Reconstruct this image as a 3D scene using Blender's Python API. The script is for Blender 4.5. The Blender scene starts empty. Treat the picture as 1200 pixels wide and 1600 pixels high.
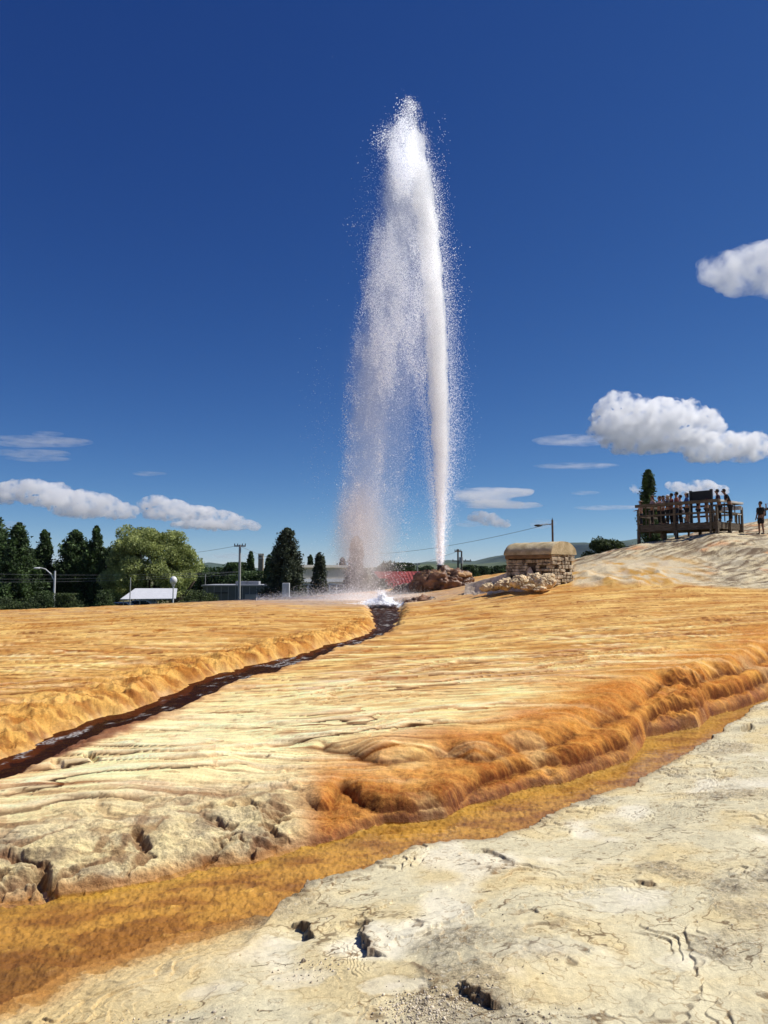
import bpy, bmesh, math, random
import numpy as np
from mathutils import Vector, Matrix
R = math.radians
C = bpy.context.scene.collection
SC = bpy.context.scene
rng = np.random.default_rng(7)
random.seed(7)

# ------------------------------------------------------------------ camera, sky, sun, exposure
F = 1155.0; CZ = 1.65
PITCH = math.atan(95/F)
cam = bpy.data.cameras.new('camera'); camo = bpy.data.objects.new('camera', cam); C.objects.link(camo)
cam.sensor_fit = 'VERTICAL'; cam.sensor_height = 36; cam.lens = 36*F/1600
cam.clip_start = .1; cam.clip_end = 60000
camo.location = (0, 0, CZ); camo.rotation_euler = (math.pi/2+PITCH, 0, 0)
SC.camera = camo
SUN_AZ, SUN_EL = R(80), R(52)
w = bpy.data.worlds.new('World'); SC.world = w; w.use_nodes = True
nt = w.node_tree; nt.nodes.clear()
sky = nt.nodes.new('ShaderNodeTexSky'); sky.sky_type = 'NISHITA'; sky.sun_disc = False
sky.sun_elevation = SUN_EL; sky.sun_rotation = SUN_AZ
sky.air_density = .7; sky.dust_density = 0; sky.ozone_density = 10; sky.altitude = 3000
bg = nt.nodes.new('ShaderNodeBackground'); bg.inputs[1].default_value = .1
wo = nt.nodes.new('ShaderNodeOutputWorld')
# per-channel response of the sky light (deep mountain blue overhead, pale at the horizon)
_sep = nt.nodes.new('ShaderNodeSeparateColor'); _com = nt.nodes.new('ShaderNodeCombineColor'); nt.links.new(sky.outputs[0], _sep.inputs[0])
for _i, (_g, _a) in enumerate([(1.66, 3.9), (1.27, 1.50), (.80, .83)]):
    _m = nt.nodes.new('ShaderNodeMath'); _m.operation = 'MULTIPLY'; _m.inputs[1].default_value = .09
    _p = nt.nodes.new('ShaderNodeMath'); _p.operation = 'POWER'; _p.inputs[1].default_value = _g
    _k = nt.nodes.new('ShaderNodeMath'); _k.operation = 'MULTIPLY'; _k.inputs[1].default_value = _a*10
    nt.links.new(_sep.outputs[_i], _m.inputs[0]); nt.links.new(_m.outputs[0], _p.inputs[0]); nt.links.new(_p.outputs[0], _k.inputs[0]); nt.links.new(_k.outputs[0], _com.inputs[_i])
nt.links.new(_com.outputs[0], bg.inputs[0]); nt.links.new(bg.outputs[0], wo.inputs[0])
sl = bpy.data.lights.new('sun', 'SUN'); sl.energy = 4.6; sl.angle = R(.53); sl.color = (1, .96, .9)
so = bpy.data.objects.new('sun', sl); C.objects.link(so)
SUND = Vector((math.sin(SUN_AZ)*math.cos(SUN_EL), math.cos(SUN_AZ)*math.cos(SUN_EL), math.sin(SUN_EL)))
so.rotation_euler = SUND.to_track_quat('Z', 'Y').to_euler()
vs = SC.view_settings; SC.display_settings.display_device = 'sRGB'
vs.view_transform = 'Standard'; vs.look = 'None'; vs.exposure = 0.12; vs.gamma = 1; vs.use_curve_mapping = False
SC.cycles.use_denoising = True
SC.cycles.denoiser = 'OPENIMAGEDENOISE'; SC.cycles.denoising_input_passes = 'RGB_ALBEDO_NORMAL'; SC.cycles.denoising_prefilter = 'ACCURATE'
SC.cycles.max_bounces = 28; SC.cycles.diffuse_bounces = 8; SC.cycles.glossy_bounces = 2
SC.cycles.transmission_bounces = 4; SC.cycles.transparent_max_bounces = 32; SC.cycles.volume_bounces = 24
SC.cycles.caustics_reflective = False; SC.cycles.caustics_refractive = False

# ------------------------------------------------------------------ helpers
cp, sp = math.cos(PITCH), math.sin(PITCH)
def ray(px, py):
    u = (px-600)/F; v = -(py-800)/F
    return u, cp - v*sp, sp + v*cp          # x, y, z
def at(px, py, Y):                            # point of the pixel's ray at forward distance Y
    x, y, z = ray(px, py); k = Y/y
    return Vector((x*k, Y, CZ+z*k))
def gp(px, py, z):                            # where the ray meets height z
    x, y, dz = ray(px, py); k = (z-CZ)/dz
    return (x*k, y*k)
def lin(c):
    return tuple((v/255/12.92 if v/255 <= .04045 else ((v/255+.055)/1.055)**2.4) for v in c)
def tag(o, label, cat, group=None, kind=None):
    if label: o['label'] = label
    if cat: o['category'] = cat
    if group: o['group'] = group
    if kind: o['kind'] = kind
    return o
def empty(name, loc, label=None, cat=None, group=None, rz=0):
    o = bpy.data.objects.new(name, None); C.objects.link(o); o.location = loc; o.rotation_euler = (0, 0, rz)
    o.empty_display_size = .2
    return tag(o, label, cat, group)
def npmesh(name, verts, faces, mat=None, parent=None, smooth=True, nper=None):
    me = bpy.data.meshes.new(name)
    verts = np.asarray(verts, np.float32); faces = np.asarray(faces, np.int32)
    n, k = faces.shape
    me.vertices.add(len(verts)); me.vertices.foreach_set('co', verts.ravel())
    me.loops.add(n*k); me.loops.foreach_set('vertex_index', faces.ravel())
    me.polygons.add(n); me.polygons.foreach_set('loop_start', np.arange(0, n*k, k, dtype=np.int32))
    me.polygons.foreach_set('loop_total', np.full(n, k, np.int32))
    if smooth: me.polygons.foreach_set('use_smooth', np.ones(n, bool))
    me.update(calc_edges=True)
    if mat: me.materials.append(mat)
    o = bpy.data.objects.new(name, me); C.objects.link(o)
    if parent is not None: o.parent = parent
    return o
class MB:                                     # collects simple solids for ONE mesh
    def __init__(s): s.bm = bmesh.new()
    def box(s, c, d, rz=0, rx=0, ry=0):
        m = Matrix.Translation(c) @ Matrix.Rotation(rz, 4, 'Z') @ Matrix.Rotation(ry, 4, 'Y') @ Matrix.Rotation(rx, 4, 'X') @ Matrix.Diagonal((*d, 1))
        bmesh.ops.create_cube(s.bm, size=1, matrix=m); return s
    def bar(s, a, b, w, h=None):              # beam from a to b
        a, b = Vector(a), Vector(b); d = b-a; L = d.length; h = h or w
        q = d.to_track_quat('X', 'Z').to_matrix().to_4x4()
        bmesh.ops.create_cube(s.bm, size=1, matrix=Matrix.Translation((a+b)/2) @ q @ Matrix.Diagonal((L, w, h, 1))); return s
    def cyl(s, a, b, r1, r2=None, n=12):
        a, b = Vector(a), Vector(b); d = b-a; r2 = r1 if r2 is None else r2
        q = d.to_track_quat('Z', 'Y').to_matrix().to_4x4()
        bmesh.ops.create_cone(s.bm, cap_ends=True, segments=n, radius1=r1, radius2=r2, depth=d.length, matrix=Matrix.Translation((a+b)/2) @ q); return s
    def ball(s, c, r, n=12, sc=(1, 1, 1)):
        bmesh.ops.create_uvsphere(s.bm, u_segments=n, v_segments=max(6, n*2//3), radius=r, matrix=Matrix.Translation(c) @ Matrix.Diagonal((*sc, 1))); return s
    def tube(s, pts, r):
        for i in range(len(pts)-1): s.cyl(pts[i], pts[i+1], r if not isinstance(r, (list, tuple)) else r[i], r if not isinstance(r, (list, tuple)) else r[i+1], 8)
        return s
    def poly(s, pts, thick=None):             # ngon extruded along vector
        vs_ = [s.bm.verts.new(p) for p in pts]; f = s.bm.faces.new(vs_)
        if thick is not None:
            g = bmesh.ops.extrude_face_region(s.bm, geom=[f]); bmesh.ops.translate(s.bm, vec=thick, verts=[v for v in g['geom'] if isinstance(v, bmesh.types.BMVert)])
        return s
    def build(s, name, mat, parent=None, bevel=0, smooth=False):
        bmesh.ops.recalc_face_normals(s.bm, faces=s.bm.faces)
        me = bpy.data.meshes.new(name); s.bm.to_mesh(me); s.bm.free(); me.materials.append(mat)
        if smooth:
            me.polygons.foreach_set('use_smooth', np.ones(len(me.polygons), bool))
        o = bpy.data.objects.new(name, me); C.objects.link(o)
        if parent is not None: o.parent = parent
        if bevel:
            b = o.modifiers.new('bevel', 'BEVEL'); b.width = bevel; b.segments = 2
        return o

# numpy gradient noise
_P = np.random.default_rng(3).permutation(256).astype(np.int32); _P = np.concatenate([_P, _P])
_A = np.random.default_rng(4).uniform(0, 2*np.pi, 256); _GX, _GY = np.cos(_A).astype(np.float32), np.sin(_A).astype(np.float32)
def pn(x, y, seed=0):
    x = np.asarray(x, np.float32); y = np.asarray(y, np.float32)
    xi = np.floor(x).astype(np.int32); yi = np.floor(y).astype(np.int32)
    fx = x-xi; fy = y-yi
    xi = (xi+seed*37) & 255; yi = (yi+seed*91) & 255; x1 = (xi+1) & 255; y1 = (yi+1) & 255
    def g(a, b, dx, dy):
        h = _P[_P[a]+b]; return _GX[h]*dx+_GY[h]*dy
    u = fx*fx*fx*(fx*(fx*6-15)+10); v = fy*fy*fy*(fy*(fy*6-15)+10)
    a = g(xi, yi, fx, fy); b = g(x1, yi, fx-1, fy); c = g(xi, y1, fx, fy-1); d = g(x1, y1, fx-1, fy-1)
    return (a+(b-a)*u + ((c+(d-c)*u)-(a+(b-a)*u))*v)*1.5
def fbm(x, y, o=4, seed=0, gain=.5):
    s = 0; a = 1; t = 0
    for i in range(o):
        s = s+a*pn(x*2**i, y*2**i, seed+i); t += a; a *= gain
    return s/t
def ridged(x, y, o=4, seed=0):
    s = 0; a = 1; t = 0
    for i in range(o):
        s = s+a*(1-2*np.abs(pn(x*2**i, y*2**i, seed+i))); t += a; a *= .5
    return s/t
def sm(a, b, x):
    t = np.clip((x-a)/(b-a), 0, 1); return t*t*(3-2*t)
def mix(a, b, t):
    if isinstance(a, tuple): a = np.array(a)
    if isinstance(b, tuple): b = np.array(b)
    t = np.asarray(t)
    if t.ndim and (np.ndim(a) == 2 or np.ndim(b) == 2 or np.ndim(a) == 1): t = t[:, None]
    return a*(1-t)+b*t
def noise3(p, seed=0):                        # cheap 3D noise out of 2D slices
    return (pn(p[:, 0], p[:, 1]+p[:, 2]*.61, seed)+pn(p[:, 1]+31, p[:, 2]+p[:, 0]*.37, seed+5)+pn(p[:, 2]+17, p[:, 0]-p[:, 1]*.43, seed+9))/1.7
def fbm3(p, o=4, seed=0):
    s = 0; a = 1; t = 0
    for i in range(o): s = s+a*noise3(p*2**i+i*7.3, seed+i); t += a; a *= .5
    return s/t

# ------------------------------------------------------------------ materials
def mat(name, col, rough=.7, var=.12, scale=4., bump=0., bscale=20., spec=.4, metal=0., col2=None, trans=0., vec='Object', stretch=None):
    m = bpy.data.materials.new(name); m.use_nodes = True; n = m.node_tree.nodes; l = m.node_tree.links
    b = n['Principled BSDF']; b.inputs['Roughness'].default_value = rough; b.inputs['Metallic'].default_value = metal
    b.inputs['Specular IOR Level'].default_value = spec
    tc = n.new('ShaderNodeTexCoord'); src = tc.outputs[vec]
    if stretch:
        mp = n.new('ShaderNodeMapping'); mp.inputs['Scale'].default_value = stretch; l.new(src, mp.inputs[0]); src = mp.outputs[0]
    nz = n.new('ShaderNodeTexNoise'); nz.inputs['Scale'].default_value = scale; nz.inputs['Detail'].default_value = 6
    nz.inputs['Roughness'].default_value = .65
    l.new(src, nz.inputs['Vector'])
    cr = n.new('ShaderNodeValToRGB'); c = Vector(col)
    c2 = Vector(col2) if col2 else c
    cr.color_ramp.elements[0].position = .35; cr.color_ramp.elements[1].position = .65
    cr.color_ramp.elements[0].color = (*(c*(1-var)), 1); cr.color_ramp.elements[1].color = (*[min(1, v) for v in c2*(1+var)], 1)
    l.new(nz.outputs['Fac'], cr.inputs[0]); l.new(cr.outputs[0], b.inputs['Base Color'])
    if bump:
        n2 = n.new('ShaderNodeTexNoise'); n2.inputs['Scale'].default_value = bscale; n2.inputs['Detail'].default_value = 5
        l.new(src, n2.inputs['Vector'])
        bp = n.new('ShaderNodeBump'); bp.inputs['Strength'].default_value = min(1, bump); bp.inputs['Distance'].default_value = .02
        l.new(n2.outputs['Fac'], bp.inputs['Height']); l.new(bp.outputs[0], b.inputs['Normal'])
    if trans:
        tr = n.new('ShaderNodeBsdfTranslucent'); l.new(cr.outputs[0], tr.inputs[0])
        mx = n.new('ShaderNodeMixShader'); mx.inputs[0].default_value = trans
        l.new(b.outputs[0], mx.inputs[1]); l.new(tr.outputs[0], mx.inputs[2]); l.new(mx.outputs[0], n['Material Output'].inputs[0])
    return m
def ground_mat():
    m = bpy.data.materials.new('travertine'); m.use_nodes = True; n = m.node_tree.nodes; l = m.node_tree.links
    b = n['Principled BSDF']
    ca = n.new('ShaderNodeAttribute'); ca.attribute_name = 'Col'
    wa = n.new('ShaderNodeAttribute'); wa.attribute_name = 'wet'
    tc = n.new('ShaderNodeTexCoord')
    def noise(sc, det, rg=.6, st=None):
        src = tc.outputs['Object']
        if st:
            mp = n.new('ShaderNodeMapping'); mp.inputs['Scale'].default_value = st; l.new(src, mp.inputs[0]); src = mp.outputs[0]
        z = n.new('ShaderNodeTexNoise'); z.inputs['Scale'].default_value = sc; z.inputs['Detail'].default_value = det; z.inputs['Roughness'].default_value = rg
        l.new(src, z.inputs['Vector']); return z.outputs['Fac']
    n1 = noise(38, 7, .72); n2 = noise(9, 5); n3 = noise(120, 4, .7)
    fa = n.new('ShaderNodeAttribute'); fa.attribute_name = 'fuzz'
    def mth(op, a_, b_):
        q = n.new('ShaderNodeMath'); q.operation = op
        for i_, v_ in enumerate((a_, b_)):
            if isinstance(v_, (int, float)): q.inputs[i_].default_value = v_
            else: l.new(v_, q.inputs[i_])
        return q.outputs[0]
    dev = mth('ADD', mth('SUBTRACT', n1, .5), mth('MULTIPLY', mth('SUBTRACT', n3, .5), .6))
    gain = mth('ADD', mth('MULTIPLY', mth('MULTIPLY', dev, fa.outputs['Fac']), .9), mth('ADD', mth('MULTIPLY', dev, .55), 1.0))
    mx = n.new('ShaderNodeVectorMath'); mx.operation = 'SCALE'; l.new(ca.outputs['Color'], mx.inputs[0]); l.new(gain, mx.inputs['Scale'])
    l.new(mx.outputs[0], b.inputs['Base Color'])
    r = n.new('ShaderNodeMapRange'); r.inputs[3].default_value = .85; r.inputs[4].default_value = .22
    l.new(wa.outputs['Fac'], r.inputs[0]); l.new(r.outputs[0], b.inputs['Roughness'])
    s = n.new('ShaderNodeMapRange'); s.inputs[3].default_value = .15; s.inputs[4].default_value = .5
    l.new(wa.outputs['Fac'], s.inputs[0]); l.new(s.outputs[0], b.inputs['Specular IOR Level'])
    hgt = mth('MULTIPLY', mth('ADD', mth('ADD', n1, mth('MULTIPLY', n2, 1.6)), mth('MULTIPLY', n3, .4)), mth('ADD', fa.outputs['Fac'], .25))
    bp = n.new('ShaderNodeBump'); bp.inputs['Strength'].default_value = .9; bp.inputs['Distance'].default_value = .011
    l.new(hgt, bp.inputs['Height']); l.new(bp.outputs[0], b.inputs['Normal'])
    return m

# ------------------------------------------------------------------ ground heightfield
# anchor heights of the terrace / hill, given as (px, py, z) or (px, py, None, Y)
def tl(px, py, z=None, Y=None):
    if Y is not None:
        p = at(px, py, Y); return (p.x, p.y, p.z)
    x, y = gp(px, py, z); return (x, y, z)
anch = [tl(-500, 1300, .0), tl(-400, 1050, .05), tl(-400, 955, Y=34), tl(-500, 1480, -.02),
        tl(0, 1310, -.04), tl(100, 1290, -.02), tl(250, 1270, -.02), tl(300, 1200, .0), tl(450, 1180, .02), tl(150, 1215, -.03),
        tl(0, 1220, -.09), tl(640, 1172, .05), tl(840, 1132, .11), tl(940, 1072, .21), tl(1090, 1030, .31), tl(1200, 1015, .38), tl(1500, 1000, .5),
        tl(300, 1120, -.01), tl(500, 1060, .08), tl(600, 1050, .13), tl(900, 1000, .34), tl(1200, 960, .66), tl(1500, 950, .8),
        tl(620, 985, .10), tl(750, 960, .38), tl(700, 928, Y=37), tl(620, 932, Y=39), tl(800, 920, Y=33), tl(870, 914, Y=31),
        tl(560, 975, .12), tl(480, 1000, .09), tl(330, 1035, .07), tl(200, 1075, .06), tl(60, 1115, .05), tl(0, 1010, .06), tl(200, 985, .12), tl(400, 965, .2),
        tl(560, 941, Y=37), tl(450, 940, Y=37), tl(330, 943, Y=36), tl(200, 949, Y=35), tl(0, 955, Y=33),
        tl(960, 904, Y=31), tl(1080, 899, Y=30.5), tl(1200, 902, Y=30), tl(1500, 900, Y=30),
        tl(930, 884, Y=34), tl(940, 868, Y=38), tl(1000, 852, Y=37.5), tl(1060, 846, Y=36.5), tl(1120, 839, Y=35.5), tl(1160, 835, Y=37.5), tl(1200, 840, Y=36), tl(1000, 880, Y=33.5), tl(1120, 876, Y=33), tl(1200, 868, Y=33),
        tl(1020, 856, Y=41), tl(1100, 840, Y=42), tl(1170, 812, Y=47), tl(1230, 800, Y=47), tl(1500, 800, Y=45), tl(1500, 850, Y=36)]
anch = np.array(anch)
def lp(x, y):
    r = np.hypot(x, y); th = np.arctan2(x, y)
    return th, np.log(np.maximum(r, .3))
ath, alr = lp(anch[:, 0], anch[:, 1])
def tpsk(r2): return np.where(r2 > 0, .5*r2*np.log(np.maximum(r2, 1e-12)), 0)
def fit(ax, ay, z, lam=1e-4):
    n = len(ax); K = tpsk((ax[:, None]-ax)**2+(ay[:, None]-ay)**2)+lam*np.eye(n)
    Pm = np.stack([np.ones(n), ax, ay], 1)
    M = np.block([[K, Pm], [Pm.T, np.zeros((3, 3))]])
    return np.linalg.solve(M, np.concatenate([z, np.zeros(3)]))
AX, AY = ath*1.6, alr
_W = fit(AX, AY, anch[:, 2])
def tps(x, y):
    th, lr = lp(x, y); th = np.clip(th, -.62, .62)*1.6; lr = np.clip(lr, math.log(3.5), math.log(50))
    s = _W[-3]+_W[-2]*th+_W[-1]*lr
    for i in range(len(AX)): s = s+_W[i]*tpsk((th-AX[i])**2+(lr-AY[i])**2)
    return s
ZW = -.235                                    # level of the orange brine
FARL = [(-700, 1500), (-300, 1450), (0, 1414), (60, 1408), (90, 1398), (170, 1388), (250, 1372), (330, 1352), (400, 1345), (470, 1322), (520, 1312), (560, 1298), (600, 1284), (640, 1284), (695, 1276), (735, 1254), (775, 1246), (830, 1228), (880, 1222), (935, 1202), (985, 1186), (1003, 1166), (1010, 1150), (1050, 1142), (1092, 1136), (1110, 1118), (1140, 1110), (1175, 1100), (1215, 1082), (1300, 1050), (1600, 980)]
NEARL = [(-700, 1800), (-200, 1640), (0, 1578), (90, 1545), (140, 1510), (200, 1495), (300, 1462), (400, 1432), (452, 1405), (480, 1388), (560, 1370), (600, 1352), (640, 1336), (700, 1322), (760, 1318), (800, 1306), (830, 1290), (880, 1266), (930, 1245), (980, 1232), (1010, 1212), (1060, 1188), (1105, 1158), (1125, 1145), (1152, 1128), (1172, 1108), (1215, 1090), (1300, 1056), (1600, 984)]
def wl(L, z): return np.array([gp(a, b, z) for a, b in L])
FARW = wl(FARL, ZW)
NEARW = np.array([gp(a, b, ZW+.045) for a, b in NEARL])
MIDL = [(-700, 1440), (-200, 1390), (0, 1362), (100, 1350), (220, 1335), (330, 1310), (430, 1290), (478, 1256), (495, 1268), (515, 1266), (535, 1242), (560, 1256), (590, 1266), (640, 1266), (690, 1258), (715, 1252), (735, 1238), (770, 1222), (800, 1212), (835, 1207), (880, 1201), (930, 1188), (982, 1168), (1000, 1148), (1016, 1134), (1045, 1126), (1090, 1118), (1112, 1102), (1140, 1098), (1180, 1084), (1300, 1040), (1600, 970)]
UPL = [(-700, 1380), (-200, 1330), (0, 1300), (120, 1290), (250, 1262), (330, 1242), (400, 1214), (470, 1180), (505, 1176), (550, 1184), (590, 1196), (640, 1190), (700, 1182), (740, 1191), (772, 1187), (805, 1178), (840, 1175), (870, 1169), (900, 1158), (945, 1140), (980, 1128), (1000, 1114), (1016, 1100), (1045, 1090), (1085, 1088), (1105, 1080), (1125, 1074), (1150, 1072), (1180, 1060), (1300, 1020), (1600, 950)]
MIDW, UPW = wl(MIDL, -.17), wl(UPL, -.06)
def segdist(x, y, P):
    best = np.full(x.shape, 1e9); bu = np.zeros(x.shape); acc = 0.
    for i in range(len(P)-1):
        a, b = P[i], P[i+1]; d = b-a; L = math.hypot(*d)
        t = np.clip(((x-a[0])*d[0]+(y-a[1])*d[1])/(L*L), 0, 1)
        q = (x-a[0]-t*d[0])**2+(y-a[1]-t*d[1])**2
        m = q < best; best[m] = q[m]; bu[m] = acc+t[m]*L; acc += L
    return np.sqrt(best), bu
def rline(x, y, P):                            # radius of the line in the direction of the point
    t_ = np.arange(10)/10.; P = np.vstack([(P[:-1, None, :]+(P[1:]-P[:-1])[:, None, :]*t_[None, :, None]).reshape(-1, 2), P[-1:]])
    th = np.arctan2(P[:, 0], P[:, 1]); rr = np.hypot(P[:, 0], P[:, 1]); o = np.argsort(th)
    return np.interp(np.arctan2(x, y), th[o], rr[o])
# the dark outflow stream: upper and lower bank
STR = [(572, 945, 628, 947, .04), (574, 955, 630, 957, .03), (582, 966, 626, 970, .02), (589, 978, 615, 982, .01), (574, 990, 602, 993, .0), (530, 1001, 562, 1010, -.01), (480, 1018, 505, 1027, -.02), (420, 1031, 455, 1047, -.03), (370, 1042, 402, 1064, -.04),
       (330, 1056, 345, 1078, -.05), (288, 1078, 275, 1106, -.06), (230, 1098, 218, 1130, -.07), (180, 1113, 150, 1150, -.08), (110, 1143, 92, 1170, -.09), (55, 1164, 35, 1196, -.1), (0, 1189, -5, 1211, -.105), (-80, 1222, -90, 1246, -.11), (-300, 1290, -320, 1330, -.12)]
SC_, SH_, SZ_ = [], [], []
SU_, SL_ = [], []
for ux, uy, lx, ly, z in STR:
    a, b = np.array(gp(ux, uy, z)), np.array(gp(lx, ly, z)); SC_.append((a+b)/2); SZ_.append(z); SU_.append(a); SL_.append(b)
SC_ = np.array(SC_); SZ_ = np.array(SZ_)
_t = np.gradient(SC_, axis=0); _t /= np.linalg.norm(_t, axis=1)[:, None]
SH_ = np.array([abs(np.cross(_t[i], SU_[i]-SL_[i]))/2 for i in range(len(STR))]); SH_ = np.maximum(SH_*.74, .08)
SCU = np.concatenate([[0], np.cumsum(np.linalg.norm(np.diff(SC_, axis=0), axis=1))])
# slab edges / clefts in the pale rock: pixel polylines, rise
CLEFT = [([(458, 1398), (474, 1410), (482, 1422), (494, 1430)], .045), ([(566, 1398), (568, 1425), (566, 1445), (584, 1472), (612, 1486)], .05), ([(712, 1542), (722, 1566), (752, 1578), (790, 1604)], .04),
         ([(1158, 1128), (1168, 1120), (1180, 1126)], .08), ([(985, 1372), (1005, 1376), (1030, 1382)], .018), ([(695, 1545), (660, 1515), (625, 1492)], .02), ([(750, 1300), (790, 1330), (812, 1345)], .015), ([(880, 1515), (905, 1528)], .012)]
n1_ = lambda x, y: fbm(x*.6, y*.6, 3, 189)
HOLES = [([(62, 1352), (74, 1364), (90, 1382)], .10), ([(104, 1376), (124, 1371)], .07), ([(212, 1304), (226, 1320)], .08), ([(24, 1332), (34, 1336)], .05), ([(255, 1350), (262, 1340)], .05), ([(300, 1285), (325, 1278)], .05), ([(85, 1205), (100, 1212)], .05), ([(135, 1196), (150, 1206)], .06)]
def height_color(x, y):
    N = len(x); r = np.hypot(x, y); th = np.arctan2(x, y); pxs = 600+F*np.tan(np.clip(th, -1.2, 1.2))
    zt = tps(x, y)
    lowf = fbm(x*.35, y*.35, 3, 11)
    # ----- terrace micro relief: rimmed steps lying across the slope
    wx, wy = x+.5*fbm(x*.7, y*.7, 3, 21), y+.5*fbm(x*.7+9, y*.7, 3, 24)
    slopedir = wy*.93-wx*.22
    def steps(lam, warp, seed, sharp=10):
        ph = slopedir/lam+warp*fbm(x/lam*.13, y/lam*.36, 4, seed)
        f = ph-np.floor(ph)
        riser = np.clip(f*sharp, 0, 1)        # rises away from camera
        return riser, f, np.floor(ph)
    fade = sm(-.25, .1, fbm(x*.5, y*1.1, 3, 40))
    s1, f1, k1 = steps(.19, 2.4, 31, 4); s2, f2, k2 = steps(.55, 2.2, 35, 5); s3, f3, k3 = steps(1.7, 1.8, 38, 6)
    fade2 = sm(-.3, .05, fbm(x*.3, y*.7, 2, 44))
    # ledges: step profile minus ramp so that nothing accumulates; riser at f=0
    near1 = sm(22, 8, r)
    micro = (s1-f1)*.020*fade*near1 + (s2-f2)*.034*fade2 + (s3-f3)*.07*sm(9, 18, r)
    grain = fbm(x*6, y*14, 4, 50)*.006+fbm(x*2, y*3, 3, 54)*.02
    # ----- ledge to the channel
    dF, uF = segdist(x, y, FARW); sgF = np.where(r > rline(x, y, FARW), 1, -1)
    flute = .018*ridged(uF*9, r*.5, 3, 60)+.01*pn(uF*34, dF*2, 64)
    scal = .09*fbm(uF*1.5, uF*0+dF*.7, 3, 62)+.05*ridged(uF*3.1, dF, 2, 66)
    dM, uM = segdist(x, y, MIDW); sgM = np.where(r > rline(x, y, MIDW), 1, -1)
    dU, uU = segdist(x, y, UPW); sgU = np.where(r > rline(x, y, UPW), 1, -1)
    lob = .09*fbm(x*1.5, y*1.5, 3, 62)+.02*pn(x*7, y*7, 63)
    fl = .004*ridged(uF*13+2*fbm(x*1.5, y*1.5, 2, 65), r*1.2, 2, 60)
    s = sgF*dF + (lob+fl)*sm(0, .1, dF)
    sM = sgM*dM + .6*lob+fl; sU = sgU*dU + .9*lob+fl
    hardl = sm(430, 520, pxs)                  # left of this the bank is a cracked slope
    cvx = lambda t, w, p=2.6: 1-(1-np.clip(t/w, 0, 1))**p
    led = .30*cvx(s, .10, 3)+.35*cvx(sM, .15, 3)+.35*cvx(sU, .34, 2.8)
    lf = fbm(x*3, y*3, 3, 77); lf2 = fbm(x*1.4, y*1.4, 3, 79)
    ledl = .45*cvx(s+.06*lf, .25, 2)+.20*sm(0, .3, sM+.15*lf+.1*lf2)+.35*sm(-.1, .9, sU+.3*lf2)
    led = led*hardl+ledl*(1-hardl)
    zch = ZW-.02+.018*fbm(x*9, y*12, 5, 80)+.007*ridged(x*14, y*22, 3, 82)+.012*fbm(x*3, y*3, 2, 84)
    z_ter = zch+(zt+micro*sm(.3, .9, s)+grain*.8-zch)*led
    # swelling of the drapery and its knobs
    drap = sm(0, .1, s)*sm(1.3, .3, s)*hardl
    knob = sm(1000, 1030, pxs)*sm(1110, 1090, pxs)*sm(0, .1, s)*sm(.9, .5, s)
    z_ter += drap*(.038*fbm(x*3.4, y*3.4, 3, 90)+.015*fbm(x*9, y*9, 2, 91)+.0015*ridged(x*22+3*fbm(x*3, y*3, 2, 89), y*9, 2, 92))+knob*.07*ridged(x*3.2, y*3.2, 3, 93)
    leftrough = (1-hardl)*sm(0, .08, s)*sm(1.5, .4, s)
    cav = ridged(x*2.6+.4*lf, y*2.6, 4, 95)
    z_ter += leftrough*(.035*fbm(x*6, y*7, 5, 96)+.015*ridged(x*5, y*9, 3, 98)-.05*sm(.5, .8, cav)*sm(-.15, .1, lf2))
    for pl, h in HOLES:
        P = wl(pl, -.12)
        nm = (np.abs(x-P[:, 0].mean()) < 1.2) & (np.abs(y-P[:, 1].mean()) < 1.2)
        if not nm.any(): continue
        d, u = segdist(x+.05*fbm(x*8, y*8, 4, 401), y+.05*fbm(x*8+3, y*8, 4, 402), P); z_ter -= h*.75*sm(.06, .015, d)*(r < 8)
    # ----- stream
    dS, uS = segdist(x, y, SC_); hw = np.interp(uS, SCU, SH_); zs = np.interp(uS, SCU, SZ_)
    e = dS-hw*(1+.5*fbm(uS*1.1, uS*0, 3, 101)) + .20*fbm(x*2.6, y*2.6, 5, 100)
    rS = rline(x, y, SC_[2:]); far = r > rS
    bankw = np.where(far, .42, .34)
    bk = sm(0, 1, e/bankw); lip = np.where(far, 1, 0)*sm(.0, .25, e)*sm(1.8, .45, e)*sm(30, 20, r)
    zs = zs-.03
    z_ter = np.where(e < 3, (zs-.045+.03*fbm(x*7, y*7, 3, 104))*(1-bk)+z_ter*bk+lip*(.01+.12*fbm(x*2.2, y*2.2, 5, 106)+.05*ridged(x*5, y*5, 4, 107)), z_ter)
    shore = sm(.10, .0, e); 
    # ----- pale rock in front
    q = fbm(x*.7, y*.8, 5, 120, .42); q2 = fbm(x*1.8+q*1.2, y*2.4, 4, 124, .45); pm = sm(-.02, .15, fbm(x*.9, y*1.1, 3, 126)); pm2 = sm(.0, .18, fbm(x*1.3+5, y*1.3, 3, 127))
    hq = q*1.0+q2*.35
    st = .11; kq = hq/st+.35*fbm(x*6, y*6, 4, 131); fq = kq-np.floor(kq)
    plate = (np.floor(kq)+sm(0, .16, fq))*st
    kq2 = (q2+.3*q)/.11+.35*fbm(x*10, y*10, 3, 137); fq2 = kq2-np.floor(kq2); plate2 = (np.floor(kq2)+sm(0, .2, fq2))*.11
    zr = .0+.03*fbm(x*.5, y*.5, 2, 128)+.05*q+(plate-kq*st)*.14*pm+(plate2-kq2*.11)*.045*pm2+.0012*fbm(x*12, y*12, 4, 140)
    rough = sm(.10, .38, fbm(x*1.3+4, y*1.3, 5, 144))
    pit = ridged(x*9, y*9, 4, 150)
    zr += rough*(.005*fbm(x*16, y*16, 4, 148)+.0035*pit)
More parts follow.
